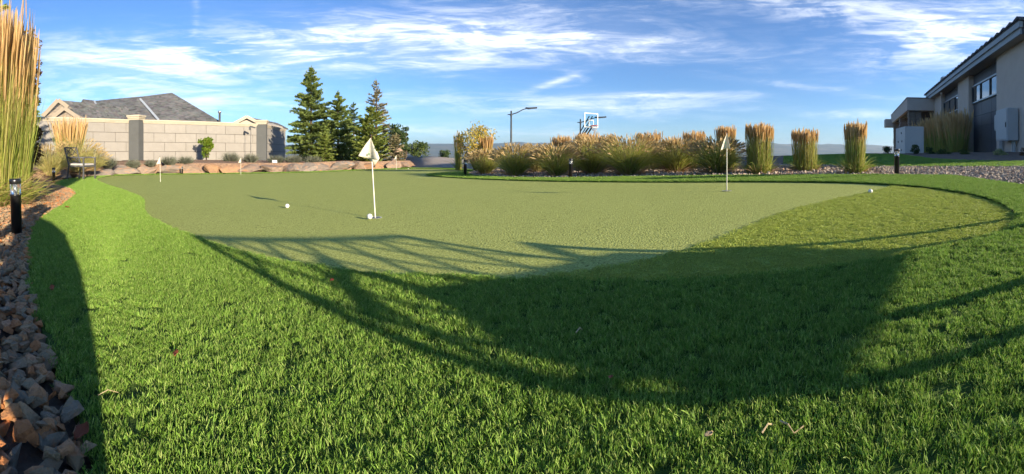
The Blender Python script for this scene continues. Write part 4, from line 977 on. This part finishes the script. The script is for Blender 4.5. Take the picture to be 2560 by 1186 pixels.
sh_px('evergreen_shrub', 1012, 310, 25.5, 398, 14, 'slim dark evergreen right of the tall dark one', m='darkbush', n=900, size=0.16, lumps=16)
sh_px('round_shrub', 1046, 354, 27, 392, 34, 'wide green shrub beside the gravel drive', m='bush', n=1600, size=0.15, lumps=26)
sh_px('round_shrub', 1112, 376, 29.5, 398, 20, 'low dark shrub at the far end of the gravel drive', m='darkbush', n=700, size=0.14, lumps=14)
sh_px('young_tree', 1190, 304, 13.2, 432, 50, 'yellowing young tree beside the left end of the island bed', m='yellowtree', n=2400, size=0.085, lumps=34, cat='tree', spread=0.85, foot=0.25, hollow=0.1)
q = W(1216, 420, 13.0); reed(q, CAMZ + .038 * 13 - q.z, 0.14, 'small orange reed grass before the young tree', n=200, w=.012, pw=.03, flare=.1, plume=.42, group='reed grasses by the young tree')
q = W(1146, 424, 14.0); reed(q, CAMZ + .045 * 14 - q.z, 0.10, 'thin brown reed grass left of the young tree', n=120, w=.012, pw=.03, flare=.08, plume=.4, group='reed grasses by the young tree')
sh_px('ninebark_shrub', 70, 38, 6.3, 480, 36, 'tall shrub with small rust brown leaves behind the golden reeds', m='plum', n=7000, size=0.055, lumps=90, spread=0.75, sq=0, stems=14, hollow=0.2)
con_px(-60, -160, 11, 440, 160, 'large pine at the upper left corner behind the reeds', m='pine', nb=8, lev=22, leafsz=0.16, group='pines at the left edge', droop=0.05, sparse=0.7)
for px, top, d, base, hw, lab, mm in ((2222, 364, 23, 386, 18, 'dark round shrub left of the white generator box', 'darkbush'), (2292, 362, 18.5, 391, 16, 'shrub before the white generator box', 'darkbush'), (2325, 368, 18, 394, 15, 'small shrub right of the generator box', 'darkbush'), (2352, 369, 17.5, 397, 17, 'shrub under the reeds along the building', 'bush'), (2408, 371, 16.5, 397, 17, 'shrub in front of the nearest reeds by the dark bay', 'bush'), (2500, 373, 14.5, 402, 22, 'sunlit silver green shrub below the meter box', 'silver'), (2372, 380, 17.4, 397, 10, 'tiny low shrub between two shrubs along the building', 'bush')):
    sh_px('low_shrub', px, top, d, base, hw, lab, m=mm, n=600, size=0.09, lumps=14, group='shrubs along the building')
sh_px('rose_bush', 2556, 370, 13.8, 404, 14, 'rose bush with red blooms at the right edge', m='plum', n=160, size=0.07, lumps=8, group=None)

# ------------------------------------------------------------------ golf: pins, flags, cups, balls
mat('pinwhite', (0.62, 0.60, 0.50), (0.56, 0.54, 0.45), 0.45, 20, spec=0.4)
mat('flagcloth', (0.62, 0.58, 0.46), (0.55, 0.51, 0.40), 0.85, 14, 0.2, 120)
mat('mark', (0.01, 0.16, 0.07), (0.01, 0.12, 0.05), 0.7, 20)
mat('ballwhite', (0.72, 0.71, 0.66), (0.68, 0.67, 0.62), 0.35, 30, spec=0.5)
PIN = 0.65
def flag_mesh(one_sided=False):
    """draped pennant: a tall triangle hung from the top of the pin, folded over itself"""
    V = []; F = []; nr, nc = 13, 11
    for i in range(nr):
        t = i / (nr - 1); z = -t * 0.168
        for j in range(nc):
            u = j / (nc - 1); w = 0.135 * t * (1 - 0.18 * t)
            # u 0: left outer tip, u .5: pin, u 1: right front fold
            if u < 0.5:
                q = (0.5 - u) / 0.5; x = -w * q * 0.95; y = 0.016 * math.sin(q * 4.5) * t; zz = z + (-0.022 * q * t if one_sided else 0.030 * q * t)
            else:
                q = (u - 0.5) / 0.5; x = w * (0.07 if one_sided else 0.50) * q; y = -0.045 * q * t - 0.012 * math.sin(q * 3) * t; zz = z - 0.012 * q * t
            V.append((x, y - 0.0055, zz))
    for i in range(nr - 1):
        for j in range(nc - 1): F.append((i * nc + j, i * nc + j + 1, (i + 1) * nc + j + 1, (i + 1) * nc + j))
    me = mesh_np('flag', V, F); return me
def tail_mesh():
    return mesh_np('tail', [(-0.03, 0.012, -0.10), (0.045, 0.004, -0.11), (0.062, 0.006, -0.165), (0.018, 0.012, -0.222), (-0.02, 0.014, -0.168), (-0.05, 0.014, -0.155)], [(0, 1, 2, 3), (0, 3, 4, 5)])
def clover(cx, cy, cz, s, ry):
    m = MB()
    for k in range(4):
        a = k * math.pi / 2 + 0.5
        pts = [Vector((math.cos(a + da) * r_ * s, 0, math.sin(a + da) * r_ * s)) for da, r_ in ((0, 0.08), (-0.55, 0.75), (-0.25, 1.0), (0, 0.85), (0.25, 1.0), (0.55, 0.75))]
        pts = [Matrix.Rotation(ry, 3, 'Z') @ q_ + Vector((cx, cy, cz)) for q_ in pts]; m.prism(pts, Matrix.Rotation(ry, 3, 'Z') @ Vector((0, -0.0008, 0)))
    return m
def make_flag():
    root = empty('golf_flag', (0, 0, 0))
    p_ = MB(); p_.lathe([(0.0052, -0.09), (0.0058, 0.0), (0.0052, 0.35), (0.0046, PIN - 0.02)], 10); p_.build('pin', MATS['pinwhite'], root, True)
    k = MB(); k.lathe([(0.004, PIN - 0.02), (0.004, PIN - 0.005), (0.010, PIN - 0.004), (0.010, PIN + 0.001), (0.004, PIN + 0.002), (0.003, PIN + 0.006)], 10); k.build('knob', MATS['black'], root, True)
    fl = link('flag', flag_mesh(), MATS['flagcloth'], root, True); fl.location = (0, 0, PIN - 0.02)
    sd = fl.modifiers.new('thick', 'SOLIDIFY'); sd.thickness = 0.0012
    tl = link('flag_tail', tail_mesh(), MATS['flagcloth'], root); tl.location = (0, 0, PIN - 0.02); sd = tl.modifiers.new('thick', 'SOLIDIFY'); sd.thickness = 0.0012
    clover(-0.022, -0.012, -0.128, 0.011, 0.0).build('emblem', MATS['mark'], fl)
    clover(0.029, -0.036, -0.082, 0.008, -0.75).build('emblem', MATS['mark'], fl)
    return root
fl0 = make_flag()
FL = [((938, 545), -0.058, 0.05, 1.0, 'white pennant on the nearest tilted pin at the middle of the green'), ((1817, 478), 0.0, 0.7, 1.0, 'white pennant on the pin at the right before the reed columns'),
      ((401, 455), -0.02, 0.25, 1.0, 'leftmost small white flag near the boulder edging'), ((602, 438), 0.0, 0.3, 1.0, 'small white flag second from the left at the back of the green'), ((991, 424.6), 0.0, 0.4, 1.0, 'farthest small white flag below the mound')]
side_flag = flag_mesh(True); side_flag.materials.append(MATS['flagcloth']); side_flag.polygons.foreach_set('use_smooth', [True] * len(side_flag.polygons))
for k, (q, tilt, rz, sc, lab) in enumerate(FL):
    o = fl0 if k == 0 else copy_tree(fl0); w = P(*q); o.location = w + Vector((0, 0, 0.002))
    o.rotation_euler = (0, tilt, -A(q[0]) * 1.0 + (rz if k else 0)); tag(o, lab, 'flag', 'flags on the putting green')
    if k == 0: o.rotation_euler = (0, tilt, -A(q[0]))
    else:
        for c in list(o.children):
            if c.name.startswith('flag_tail'): bpy.data.objects.remove(c)
            elif c.name.startswith('flag'):
                c.data = side_flag
                for e in list(c.children): bpy.data.objects.remove(e)
                if k == 1: clover(-0.03, -0.016, -0.11, 0.010, 0.0).build('emblem', MATS['mark'], c)
for k, q in enumerate(((938, 545), (1817, 478))):
    root = empty('hole_cup', P(*q), 0, ('white rimmed hole cup at the foot of the nearest pin', 'hole cup at the foot of the pin on the right')[k], 'cup', 'hole cups')
    m = MB(); n = 24; b = len(m.v)
    for r_, z in ((0.054, 0.0035), (0.054, 0.004), (0.046, 0.004), (0.046, 0.0036)):
        for i in range(n): m.v.append((r_ * math.cos(6.2832 * i / n), r_ * math.sin(6.2832 * i / n), z))
    for j in range(3):
        for i in range(n): m.f.append((j * n + i, j * n + (i + 1) % n, (j + 1) * n + (i + 1) % n, (j + 1) * n + i))
    m.build('rim', MATS['pinwhite'], root)
    m = MB(); m.lathe([(0.045, 0.0015), (0.045, 0.003)], 24); m.build('hole', MATS['black'], root)  # flat black disc, painting in the shade of the cup's depth
def ball_mesh():
    bm = bmesh.new(); bmesh.ops.create_icosphere(bm, subdivisions=4, radius=0.02135)
    # dimples
    pts = []
    for i in range(200):
        z = 1 - 2 * (i + .5) / 200; a = i * 2.39996; r_ = math.sqrt(1 - z * z); pts.append((r_ * math.cos(a), r_ * math.sin(a), z))
    pts = np.array(pts)
    for v in bm.verts:
        nrm = np.array(v.co.normalized()); dd = np.sqrt(max(0, 2 - 2 * (pts @ nrm).max()))
        if dd < 0.085: v.co *= 1 - 0.012 * (1 - (dd / 0.085) ** 2)
    me = bpy.data.meshes.new('golf_ball'); bm.to_mesh(me); bm.free(); me.materials.append(MATS['ballwhite']); return me
bme = ball_mesh()
for q, lab in (((924, 549), 'white golf ball beside the cup of the nearest pin'), ((718, 521), 'white golf ball lying alone left of the nearest pin'), ((2176, 484.5), 'white golf ball by the seam of the fringe at the right'), ((1021, 423.6), 'tiny far golf ball at the back edge of the green')):
    o = link('golf_ball', bme, None, None, True); o.location = P(*q) + Vector((0, 0, 0.0225)); o.rotation_euler = (random.random() * 3, random.random() * 3, 0); tag(o, lab, 'golf ball', 'golf balls')

# ------------------------------------------------------------------ bollard lights
def lens_mat():
    m = bpy.data.materials.new('lens'); m.use_nodes = True; b = m.node_tree.nodes['Principled BSDF']; b.inputs['Base Color'].default_value = (0.9, 0.92, 0.9, 1); b.inputs['Transmission Weight'].default_value = 0.95; b.inputs['Roughness'].default_value = 0.08; b.inputs['IOR'].default_value = 1.3; MATS['lens'] = m
lens_mat()
mat('bollardblack', (0.010, 0.010, 0.011), (0.016, 0.016, 0.016), 0.28, 60, spec=0.6)
def make_bollard():
    root = empty('bollard_light', (0, 0, 0)); h = 0.37; r_ = 0.0355
    MB().lathe([(r_, -0.1), (r_, 0.262), (r_ * 1.07, 0.264), (r_ * 1.07, 0.270), (r_ * 0.98, 0.272)], 28).build('post', MATS['bollardblack'], root, True)
    MB().lathe([(r_ * 1.03, 0.272), (r_ * 1.03, 0.338)], 28).build('lens', MATS['lens'], root, True)
    MB().lathe([(0.010, 0.272), (0.010, 0.335)], 10).build('lamp_core', MATS['alu'], root, True)
    for k in range(2):
        a = 0.6 + k * 3.1416; MB().box((r_ * 1.0 * math.cos(a), r_ * 1.0 * math.sin(a), 0.305), (0.006, 0.004, 0.066), a).build('lens_rib', MATS['alu'], root)
    MB().lathe([(r_ * 1.04, 0.338), (r_ * 1.10, 0.341), (r_ * 1.10, 0.362), (r_ * 1.02, 0.370), (0.004, 0.3705)], 28).build('cap', MATS['bollardblack'], root, True)
    return root
b0 = make_bollard()
for k, (q, lab, sc) in enumerate((((42, 590), 'black bollard light among the slate stones at the left', 1.0), ((134, 460.5), 'black bollard light in front of the patio chair', 1.05), ((1163, 440), 'black bollard light at the left tip of the island bed', 1.05), ((1427, 446), 'black bollard light among the fountain grasses', 1.0), ((2242, 439.5), 'black bollard light at the edge of the gravel path', 1.05))):
    o = b0 if k == 0 else copy_tree(b0); o.location = P(*q); o.rotation_euler = (0, -0.03 if k == 0 else 0, -A(q[0])); o.scale = (sc,) * 3; tag(o, lab, 'bollard', 'bollard lights')
q = P(456, 436.3); o = copy_tree(b0); o.location = q; o.scale = (0.9,) * 3; tag(o, 'small bollard light against the boulders right of the leftmost flag', 'bollard', 'bollard lights')

# ------------------------------------------------------------------ patio chair and bench
mat('chairmetal', (0.085, 0.085, 0.085), (0.07, 0.07, 0.07), 0.5, 20, spec=0.4)
mat('cushion', (0.50, 0.47, 0.41), (0.45, 0.42, 0.37), 0.95, 14, 0.3, 150)
def patio_seat(name, width, label, cat, cells, cushion_t=0.06, group='lattice backed patio seats', back_h=0.92, slat=0.018, fan=0.0):
    """faces local -Y; metal frame, arms, X lattice in the back"""
    root = empty(name, (0, 0, 0), 0, label, cat, group); w = width; hw = w / 2; m = MATS['chairmetal']; dep = 0.50; sh = 0.40
    for s in (-1, 1):
        MB().bar((s * hw, -dep / 2, 0), (s * hw, -dep / 2, 0.625), 0.035, 0.045).build('leg', m, root, bevel=0.004)
        MB().bar((s * hw, dep / 2 + 0.06, 0), (s * hw, dep / 2, sh), 0.032, 0.042).build('leg', m, root, bevel=0.004)
        a = MB(); a.tube([(s * hw, -dep / 2 - 0.04, 0.635), (s * hw, 0, 0.645), (s * hw, dep / 2 + 0.05, 0.63)], 0.022, 8); a.build('armrest', m, root, True)
    f = MB(); f.bar((-hw, -dep / 2, sh), (hw, -dep / 2, sh), 0.032, 0.05); f.bar((-hw, dep / 2, sh), (hw, dep / 2, sh), 0.032, 0.05)
    for s in (-1, 1): f.bar((s * hw, -dep / 2, sh + .001), (s * hw, dep / 2, sh + .001), 0.030, 0.048)
    f.build('seat_frame', m, root)
    n = 9
    for k in range(n):
        y = -dep / 2 + dep * (k + .5) / n; MB().box((0, y, sh + 0.004), (w - 0.03, 0.03, 0.012)).build('seat_slat', m, root)
    MB().box((0, -0.005, sh + 0.012 + cushion_t / 2), (w - 0.06, dep - 0.03, cushion_t)).build('cushion', MATS['cushion'], root, bevel=0.022)
    y0, z0, y1, z1 = dep / 2, sh + 0.02, dep / 2 + 0.15, back_h
    def bk(u, v): return Vector(((-hw + w * u) * (1 + fan * v), y0 + (y1 - y0) * v, z0 + (z1 - z0) * v))
    fr = MB(); fr.bar(bk(0, 0), bk(0, 1), 0.032, 0.035); fr.bar(bk(1, 0), bk(1, 1), 0.032, 0.035); fr.bar(bk(0, 1), bk(1, 1), 0.045, 0.032); fr.bar(bk(0, 0.12), bk(1, 0.12), 0.03, 0.028); fr.build('back_frame', m, root, bevel=0.003)
    for c in range(cells):
        u0, u1 = (c + 0.0) / cells, (c + 1.0) / cells; um = (u0 + u1) / 2
        for a, b in (((u0, 0.12), (u1, 1)), ((u1, 0.12), (u0, 1)), ((um, 0.12), (u0, 0.56)), ((um, 0.12), (u1, 0.56)), ((um, 1), (u0, 0.56)), ((um, 1), (u1, 0.56))):
            MB().bar(bk(*a), bk(*b), slat, 0.014).build('back_slat', m, root)
    return root
ch = patio_seat('patio_chair', 0.60, 'dark metal patio chair with pale cushion and lattice back', 'chair', 1)
q = P(205, 450); ch.location = q; ch.rotation_euler = (0, 0, R(180 - 62)); ch.scale = (1.05,) * 3
bn = patio_seat('patio_bench', 0.98, 'dark metal patio bench right of the view, its lattice shadow lying on the green', 'bench', 3, 0.13, back_h=0.98, slat=0.030, fan=0.27)
bx, by = 2.19, 0.106; bn.location = (bx, by, G(bx, by) + 0.02); bn.rotation_euler = (0, 0, R(180 + 30))

# ------------------------------------------------------------------ street lamps and basketball hoop
mat('lamppost', (0.05, 0.055, 0.06), (0.04, 0.045, 0.05), 0.5, 10)
def street_lamp(px, top, d, tip_px, tip_py, label):
    q = W(px, top, d); zb = T(q.x, q.y); root = empty('street_lamp', (q.x, q.y, zb), -A(px), label, 'street lamp', 'street lamps beyond the bed'); h = q.z - zb
    MB().lathe([(0.16, -0.3), (0.16, 0.25), (0.085, 0.26), (0.075, h * 0.5), (0.06, h)], 12).build('pole', MATS['lamppost'], root, True)
    MB().lathe([(0.075, h - 0.42), (0.085, h - 0.40), (0.085, h - 0.28), (0.075, h - 0.26)], 12).build('collar', MATS['lamppost'], root, True)
    ln = (tip_px - px) / 1000 * d; dz = (top - tip_py) / 1000 * d
    MB().tube([(-0.28, 0, h - 0.30), (0, 0, h - 0.30), (ln * 0.22, 0, h - 0.16), (ln * 0.45, 0, h + dz - 0.10), (ln * 0.62, 0, h + dz)], [0.03, 0.045, 0.04, 0.035, 0.03], 8).build('arm', MATS['lamppost'], root, True)
    MB().prism([(ln * 0.55, -0.14, h + dz - 0.03), (ln * 0.68, -0.19, h + dz - 0.06), (ln, -0.10, h + dz), (ln, 0.10, h + dz), (ln * 0.68, 0.19, h + dz - 0.06), (ln * 0.55, 0.14, h + dz - 0.03)], (0, 0, 0.11)).build('lamp_head', MATS['lamppost'], root)
street_lamp(1278, 277, 31, 1343, 271, 'nearer street lamp with long arm above the fountain grasses')
street_lamp(1451, 298, 36, 1516, 294, 'farther street lamp behind the basketball backboard')
mat('boardwhite', (0.62, 0.64, 0.63), (0.58, 0.6, 0.59), 0.5, 10)
mat('rimred', (0.45, 0.03, 0.02), (0.38, 0.03, 0.02), 0.45, 10)
def boardglass():
    m = bpy.data.materials.new('boardglass'); m.use_nodes = True; b = m.node_tree.nodes['Principled BSDF']; b.inputs['Base Color'].default_value = (0.80, 0.93, 0.95, 1); b.inputs['Transmission Weight'].default_value = 1.0; b.inputs['Roughness'].default_value = 0.02; b.inputs['IOR'].default_value = 1.05; MATS['boardglass'] = m
boardglass()
mat('netcord', (0.6, 0.58, 0.55), (0.5, 0.48, 0.45), 0.9, 10)
def hoop():
    d = 29.0; c = W(1478, 301, d); zb = T(c.x, c.y)
    face = R(-A(1478) * 57.3) + R(38)            # board turned to the right
    root = empty('basketball_hoop', (c.x, c.y, zb), face, 'basketball hoop with glass backboard and red rim above the reed grasses', 'basketball hoop'); h = c.z - zb
    W_, H_ = 1.25, 1.05
    m = MB()
    for s in (-1, 1): m.box((s * (W_ / 2 - 0.03), 0, h), (0.06, 0.05, H_))
    for s in (-1, 1): m.box((0, 0, h + s * (H_ / 2 - 0.03)), (W_ - 0.122, 0.05, 0.06))
    board = m.build('board_frame', MATS['boardwhite'], root)
    MB().box((0, 0, h), (W_ - 0.122, 0.012, H_ - 0.122)).build('board_glass', MATS['boardglass'], board)
    m = MB(); tz = h - 0.18
    for s in (-1, 1): m.box((s * 0.20, -0.012, tz), (0.035, 0.01, 0.42))
    for s in (-1, 1): m.box((0, -0.012, tz + s * 0.19), (0.365, 0.01, 0.035))
    m.build('target_square', MATS['boardwhite'], board)
    rz_ = h - 0.40; m = MB(); m.tube([(0.23 * math.cos(t), -0.38 + 0.23 * math.sin(t), rz_) for t in np.linspace(0, 2 * math.pi, 25)], 0.02, 6, False); m.box((0, -0.08, rz_ - 0.02), (0.16, 0.14, 0.10)); rim = m.build('rim', MATS['rimred'], root)
    m = MB()
    for k in range(12):
        a = k * math.pi / 6
        for s in (-1, 1):
            b_ = a + s * 0.5; m.tube([(0.225 * math.cos(a), -0.38 + 0.225 * math.sin(a), rz_), (0.17 * math.cos((a + b_) / 2), -0.38 + 0.17 * math.sin((a + b_) / 2), rz_ - 0.2), (0.13 * math.cos(b_), -0.38 + 0.13 * math.sin(b_), rz_ - 0.42)], 0.008, 4, False)
    m.build('net', MATS['netcord'], rim)
    m = MB()
    for s in (-1, 1): m.bar((s * 0.14, 0.04, h - 0.45), (s * 0.14, 1.5, h - 1.75), 0.07, 0.10); m.bar((s * 0.14, 0.04, h + 0.3), (s * 0.14, 1.5, h - 1.15), 0.05, 0.06)
    m.bar((0, 1.55, -0.3), (0, 1.55, h - 1.0), 0.16, 0.16); m.build('support_arm', MATS['lamppost'], root)
    MB().box((0, 1.55, 0.9), (0.3, 0.3, 1.8)).build('pole_pad', MATS['lamppost'], root)
hoop()

# ------------------------------------------------------------------ small fixtures by the wall
def spike_light():
    q = W(627, 406, 23.0); root = empty('garden_spotlight', q, -A(627), 'thin black pole light before the wall near the farther pillar', 'lamp'); h = 0.086 * 23
    MB().lathe([(0.018, -0.1), (0.014, h)], 8).build('pole', MATS['lamppost'], root)
    m = MB(); m.box((0.10, 0, h + 0.05), (0.34, 0.14, 0.08), m=Matrix.Rotation(0.25, 3, 'Y')); m.box((-0.06, 0, h - 0.03), (0.10, 0.10, 0.18)); m.build('lamp_head', MATS['lamppost'], root, bevel=0.01)
    q = W(686, 414, 18.6); root = empty('flood_light', q, -A(686) + 0.3, 'small grey flood light on the bed before the farther pillar', 'lamp')
    MB().box((0, 0, 0.14), (0.24, 0.14, 0.20), m=Matrix.Rotation(-0.3, 3, 'X')).build('housing', MATS['cabinet'], root, bevel=0.015); MB().lathe([(0.02, -0.1), (0.02, 0.06)], 8).build('spike', MATS['lamppost'], root)
spike_light()

# ------------------------------------------------------------------ fallen leaves and stalks on the turf
mat('deadleaf', (0.34, 0.085, 0.035), (0.22, 0.06, 0.025), 0.8, 40, 0.3, 200, obj_rand=0.2)
mat('straw', (0.50, 0.38, 0.22), (0.38, 0.28, 0.15), 0.85, 40, 0.2, 200)
def fallen_leaf(px, py, size, label, m='deadleaf', lift=0.036):
    V = []; F = []; n = 7
    for i in range(n):
        t = i / (n - 1); w = 0.30 * math.sin(math.pi * (t * 0.92 + 0.04)) ** 0.9; z = 0.22 * (t - 0.5) ** 2 + 0.05 * math.sin(t * 5)
        for s in (-1, 0, 1): V.append(((t - 0.5), s * w * (1 + 0.15 * math.sin(i * 2.3)), z + abs(s) * 0.14))
    for i in range(n - 1):
        for s in (0, 1): F.append((i * 3 + s, i * 3 + s + 1, i * 3 + s + 4, i * 3 + s + 3))
    o = link('fallen_leaf', mesh_np('fallen_leaf', V, F), MATS[m]); q = P(px, py); o.location = q + Vector((0, 0, lift)); o.scale = (size,) * 3
    o.rotation_euler = (random.uniform(-.5, .5), random.uniform(-.4, .4), random.uniform(0, 6)); sd = o.modifiers.new('thick', 'SOLIDIFY'); sd.thickness = 0.02
    tag(o, label, 'leaf', 'fallen leaves')
fallen_leaf(168, 528, 0.055, 'red brown leaf on the turf beside the left rock bed')
fallen_leaf(131, 747, 0.030, 'small rust leaf on the shaded turf near the slate stones')
fallen_leaf(441, 925, 0.022, 'tiny orange leaf on the sunlit turf at lower left')
fallen_leaf(829, 727, 0.022, 'tiny rust leaf at the near edge of the green')
fallen_leaf(1527, 993, 0.016, 'tiny orange leaf on the turf at lower centre right')
fallen_leaf(1772, 1150, 0.017, 'small curled tan leaf at the bottom of the picture', 'straw')
fallen_leaf(205, 1130, 0.036, 'curled orange leaf where slate stones meet the turf', 'deadleaf', 0.03)
def stalk(pts, r_, label):
    o0 = P(*pts[0]); m = MB(); m.tube([P(*q) - o0 + Vector((0, 0, 0.034 + 0.006 * math.sin(i * 2))) for i, q in enumerate(pts)], [r_ * (1 - 0.5 * i / len(pts)) for i in range(len(pts))], 5)
    o = m.build('dry_stalk', MATS['straw']); o.location = o0; tag(o, label, 'stalk', 'dry stalks on the turf')
stalk([(245, 1035), (270, 1028), (296, 1021)], 0.0008, 'pale twig on the shaded turf at lower left')
stalk([(1905, 1140), (1920, 1125), (1932, 1110)], 0.0016, 'pale dry stalk at the lower right left of the forked one')
stalk([(1950, 1108), (1970, 1126), (1985, 1133), (2010, 1118)], 0.0015, 'forked dry stalk lying at the lower right')
stalk([(1440, 868), (1450, 860), (1456, 856)], 0.0016, 'thin pale twig on the shaded turf at centre')

# ------------------------------------------------------------------ the person taking the picture, crouching behind the camera (only the shadow is seen)
mat('jacket', (0.05, 0.06, 0.09), (0.04, 0.05, 0.07), 0.9, 20, 0.3, 120)
mat('skin', (0.50, 0.30, 0.21), (0.46, 0.27, 0.19), 0.6, 20)
mat('hair', (0.05, 0.03, 0.02), (0.03, 0.02, 0.015), 0.7, 60, 0.4, 200)
def person(loc, rz):
    root = empty('person', loc, rz, 'person in dark jacket crouching behind the viewpoint, casting the shadow at lower left', 'person')
    J = {'pel': (0, 0, .36, .13), 'sp': (-.10, .02, .50, .14), 'ch': (-.27, .04, .67, .14), 'nk': (-.38, .06, .80, .055), 'hd': (-.44, .07, .87, .05)}
    E = [('pel', 'sp'), ('sp', 'ch'), ('ch', 'nk'), ('nk', 'hd')]
    for s, n in ((-1, 'L'), (1, 'R')):
        J.update({'sh' + n: (s * .15 - .28, .05, .71 - s * .06, .06), 'el' + n: (s * .20 - .24, .10, .52, .05), 'wr' + n: (s * .08 - .14, .20, .46, .032), 'hi' + n: (s * .10, 0, .34, .09), 'kn' + n: (s * .17, .30, .44 if s < 0 else .10, .07), 'an' + n: (s * .14, .24 if s < 0 else -.02, .07, .042), 'to' + n: (s * .15, .40 if s < 0 else -.14, .035, .035)})
        E += [('ch', 'sh' + n), ('sh' + n, 'el' + n), ('el' + n, 'wr' + n), ('pel', 'hi' + n), ('hi' + n, 'kn' + n), ('kn' + n, 'an' + n), ('an' + n, 'to' + n)]
    ks = list(J); me = bpy.data.meshes.new('body'); me.from_pydata([J[k][:3] for k in ks], [(ks.index(a), ks.index(b)) for a, b in E], []); me.materials.append(MATS['jacket'])
    o = bpy.data.objects.new('body', me); COL.objects.link(o); o.parent = root
    o.modifiers.new('skin', 'SKIN')
    if not me.skin_vertices: return
    for i, k in enumerate(ks): me.skin_vertices[0].data[i].radius = (J[k][3],) * 2
    me.skin_vertices[0].data[0].use_root = True
    sb = o.modifiers.new('sub', 'SUBSURF'); sb.levels = 2; sb.render_levels = 2
    bm = bmesh.new(); bmesh.ops.create_icosphere(bm, subdivisions=3, radius=1)
    for v in bm.verts:
        x, y, z = v.co; v.co = Vector((x * .075 * (1 - .15 * max(0, -z)), y * .095, z * .115))
        if y > .8 and -.25 < z < .1 and abs(x) < .25: v.co.y += 0.018
        if abs(x) > .9 and abs(z) < .25 and abs(y) < .3: v.co.x *= 1.18
    hm = bpy.data.meshes.new('head'); bm.to_mesh(hm); bm.free(); h = link('head', hm, MATS['skin'], root, True); h.location = (-.47, .08, .94)
    bm = bmesh.new(); bmesh.ops.create_icosphere(bm, subdivisions=3, radius=1)
    bmesh.ops.delete(bm, geom=[v for v in bm.verts if v.co.z < -.2 + .6 * max(0, v.co.y)], context='VERTS')
    for v in bm.verts: v.co = Vector((v.co.x * .085, v.co.y * .104, v.co.z * .125))
    hm = bpy.data.meshes.new('hair'); bm.to_mesh(hm); bm.free(); hr = link('hair', hm, MATS['hair'], h, True); hr.location = (0, -.008, .006)
    for s, n in ((-1, 'L'), (1, 'R')):
        m = MB(); x, y, z, _ = J['wr' + n]; m.box((x - s * .01, y + .045, z + .01), (.03, .085, .075))
        for k in range(4): m.tube([(x - s * .02, y + .08, z + .04 - k * .021), (x - s * .035, y + .12, z + .04 - k * .021), (x - s * .06, y + .125, z + .038 - k * .02)], [.010, .009, .007], 6)
        m.tube([(x - s * .015, y + .03, z + .045), (x - s * .04, y + .06, z + .065), (x - s * .055, y + .085, z + .06)], [.011, .010, .008], 6)
        m.build('hand', MATS['skin'], root, True)
person((0.13, -0.345, G(0, -.3) + 0.016), R(58))

# ------------------------------------------------------------------ air between here and the hills
def haze():
    m = bpy.data.materials.new('haze'); m.use_nodes = True; nt = m.node_tree; nt.nodes.clear(); out = nt.nodes.new('ShaderNodeOutputMaterial'); v = nt.nodes.new('ShaderNodeVolumePrincipled')
    v.inputs['Color'].default_value = (0.58, 0.77, 1.0, 1); v.inputs['Density'].default_value = 0.00017; v.inputs['Anisotropy'].default_value = 0.2
    nt.links.new(v.outputs[0], out.inputs['Volume'])
    o = MB().box((0, 0, 42), (9900, 9900, 150)).build('haze', m); tag(o, 'thin bluish haze over the valley', 'haze', kind='stuff')
haze()
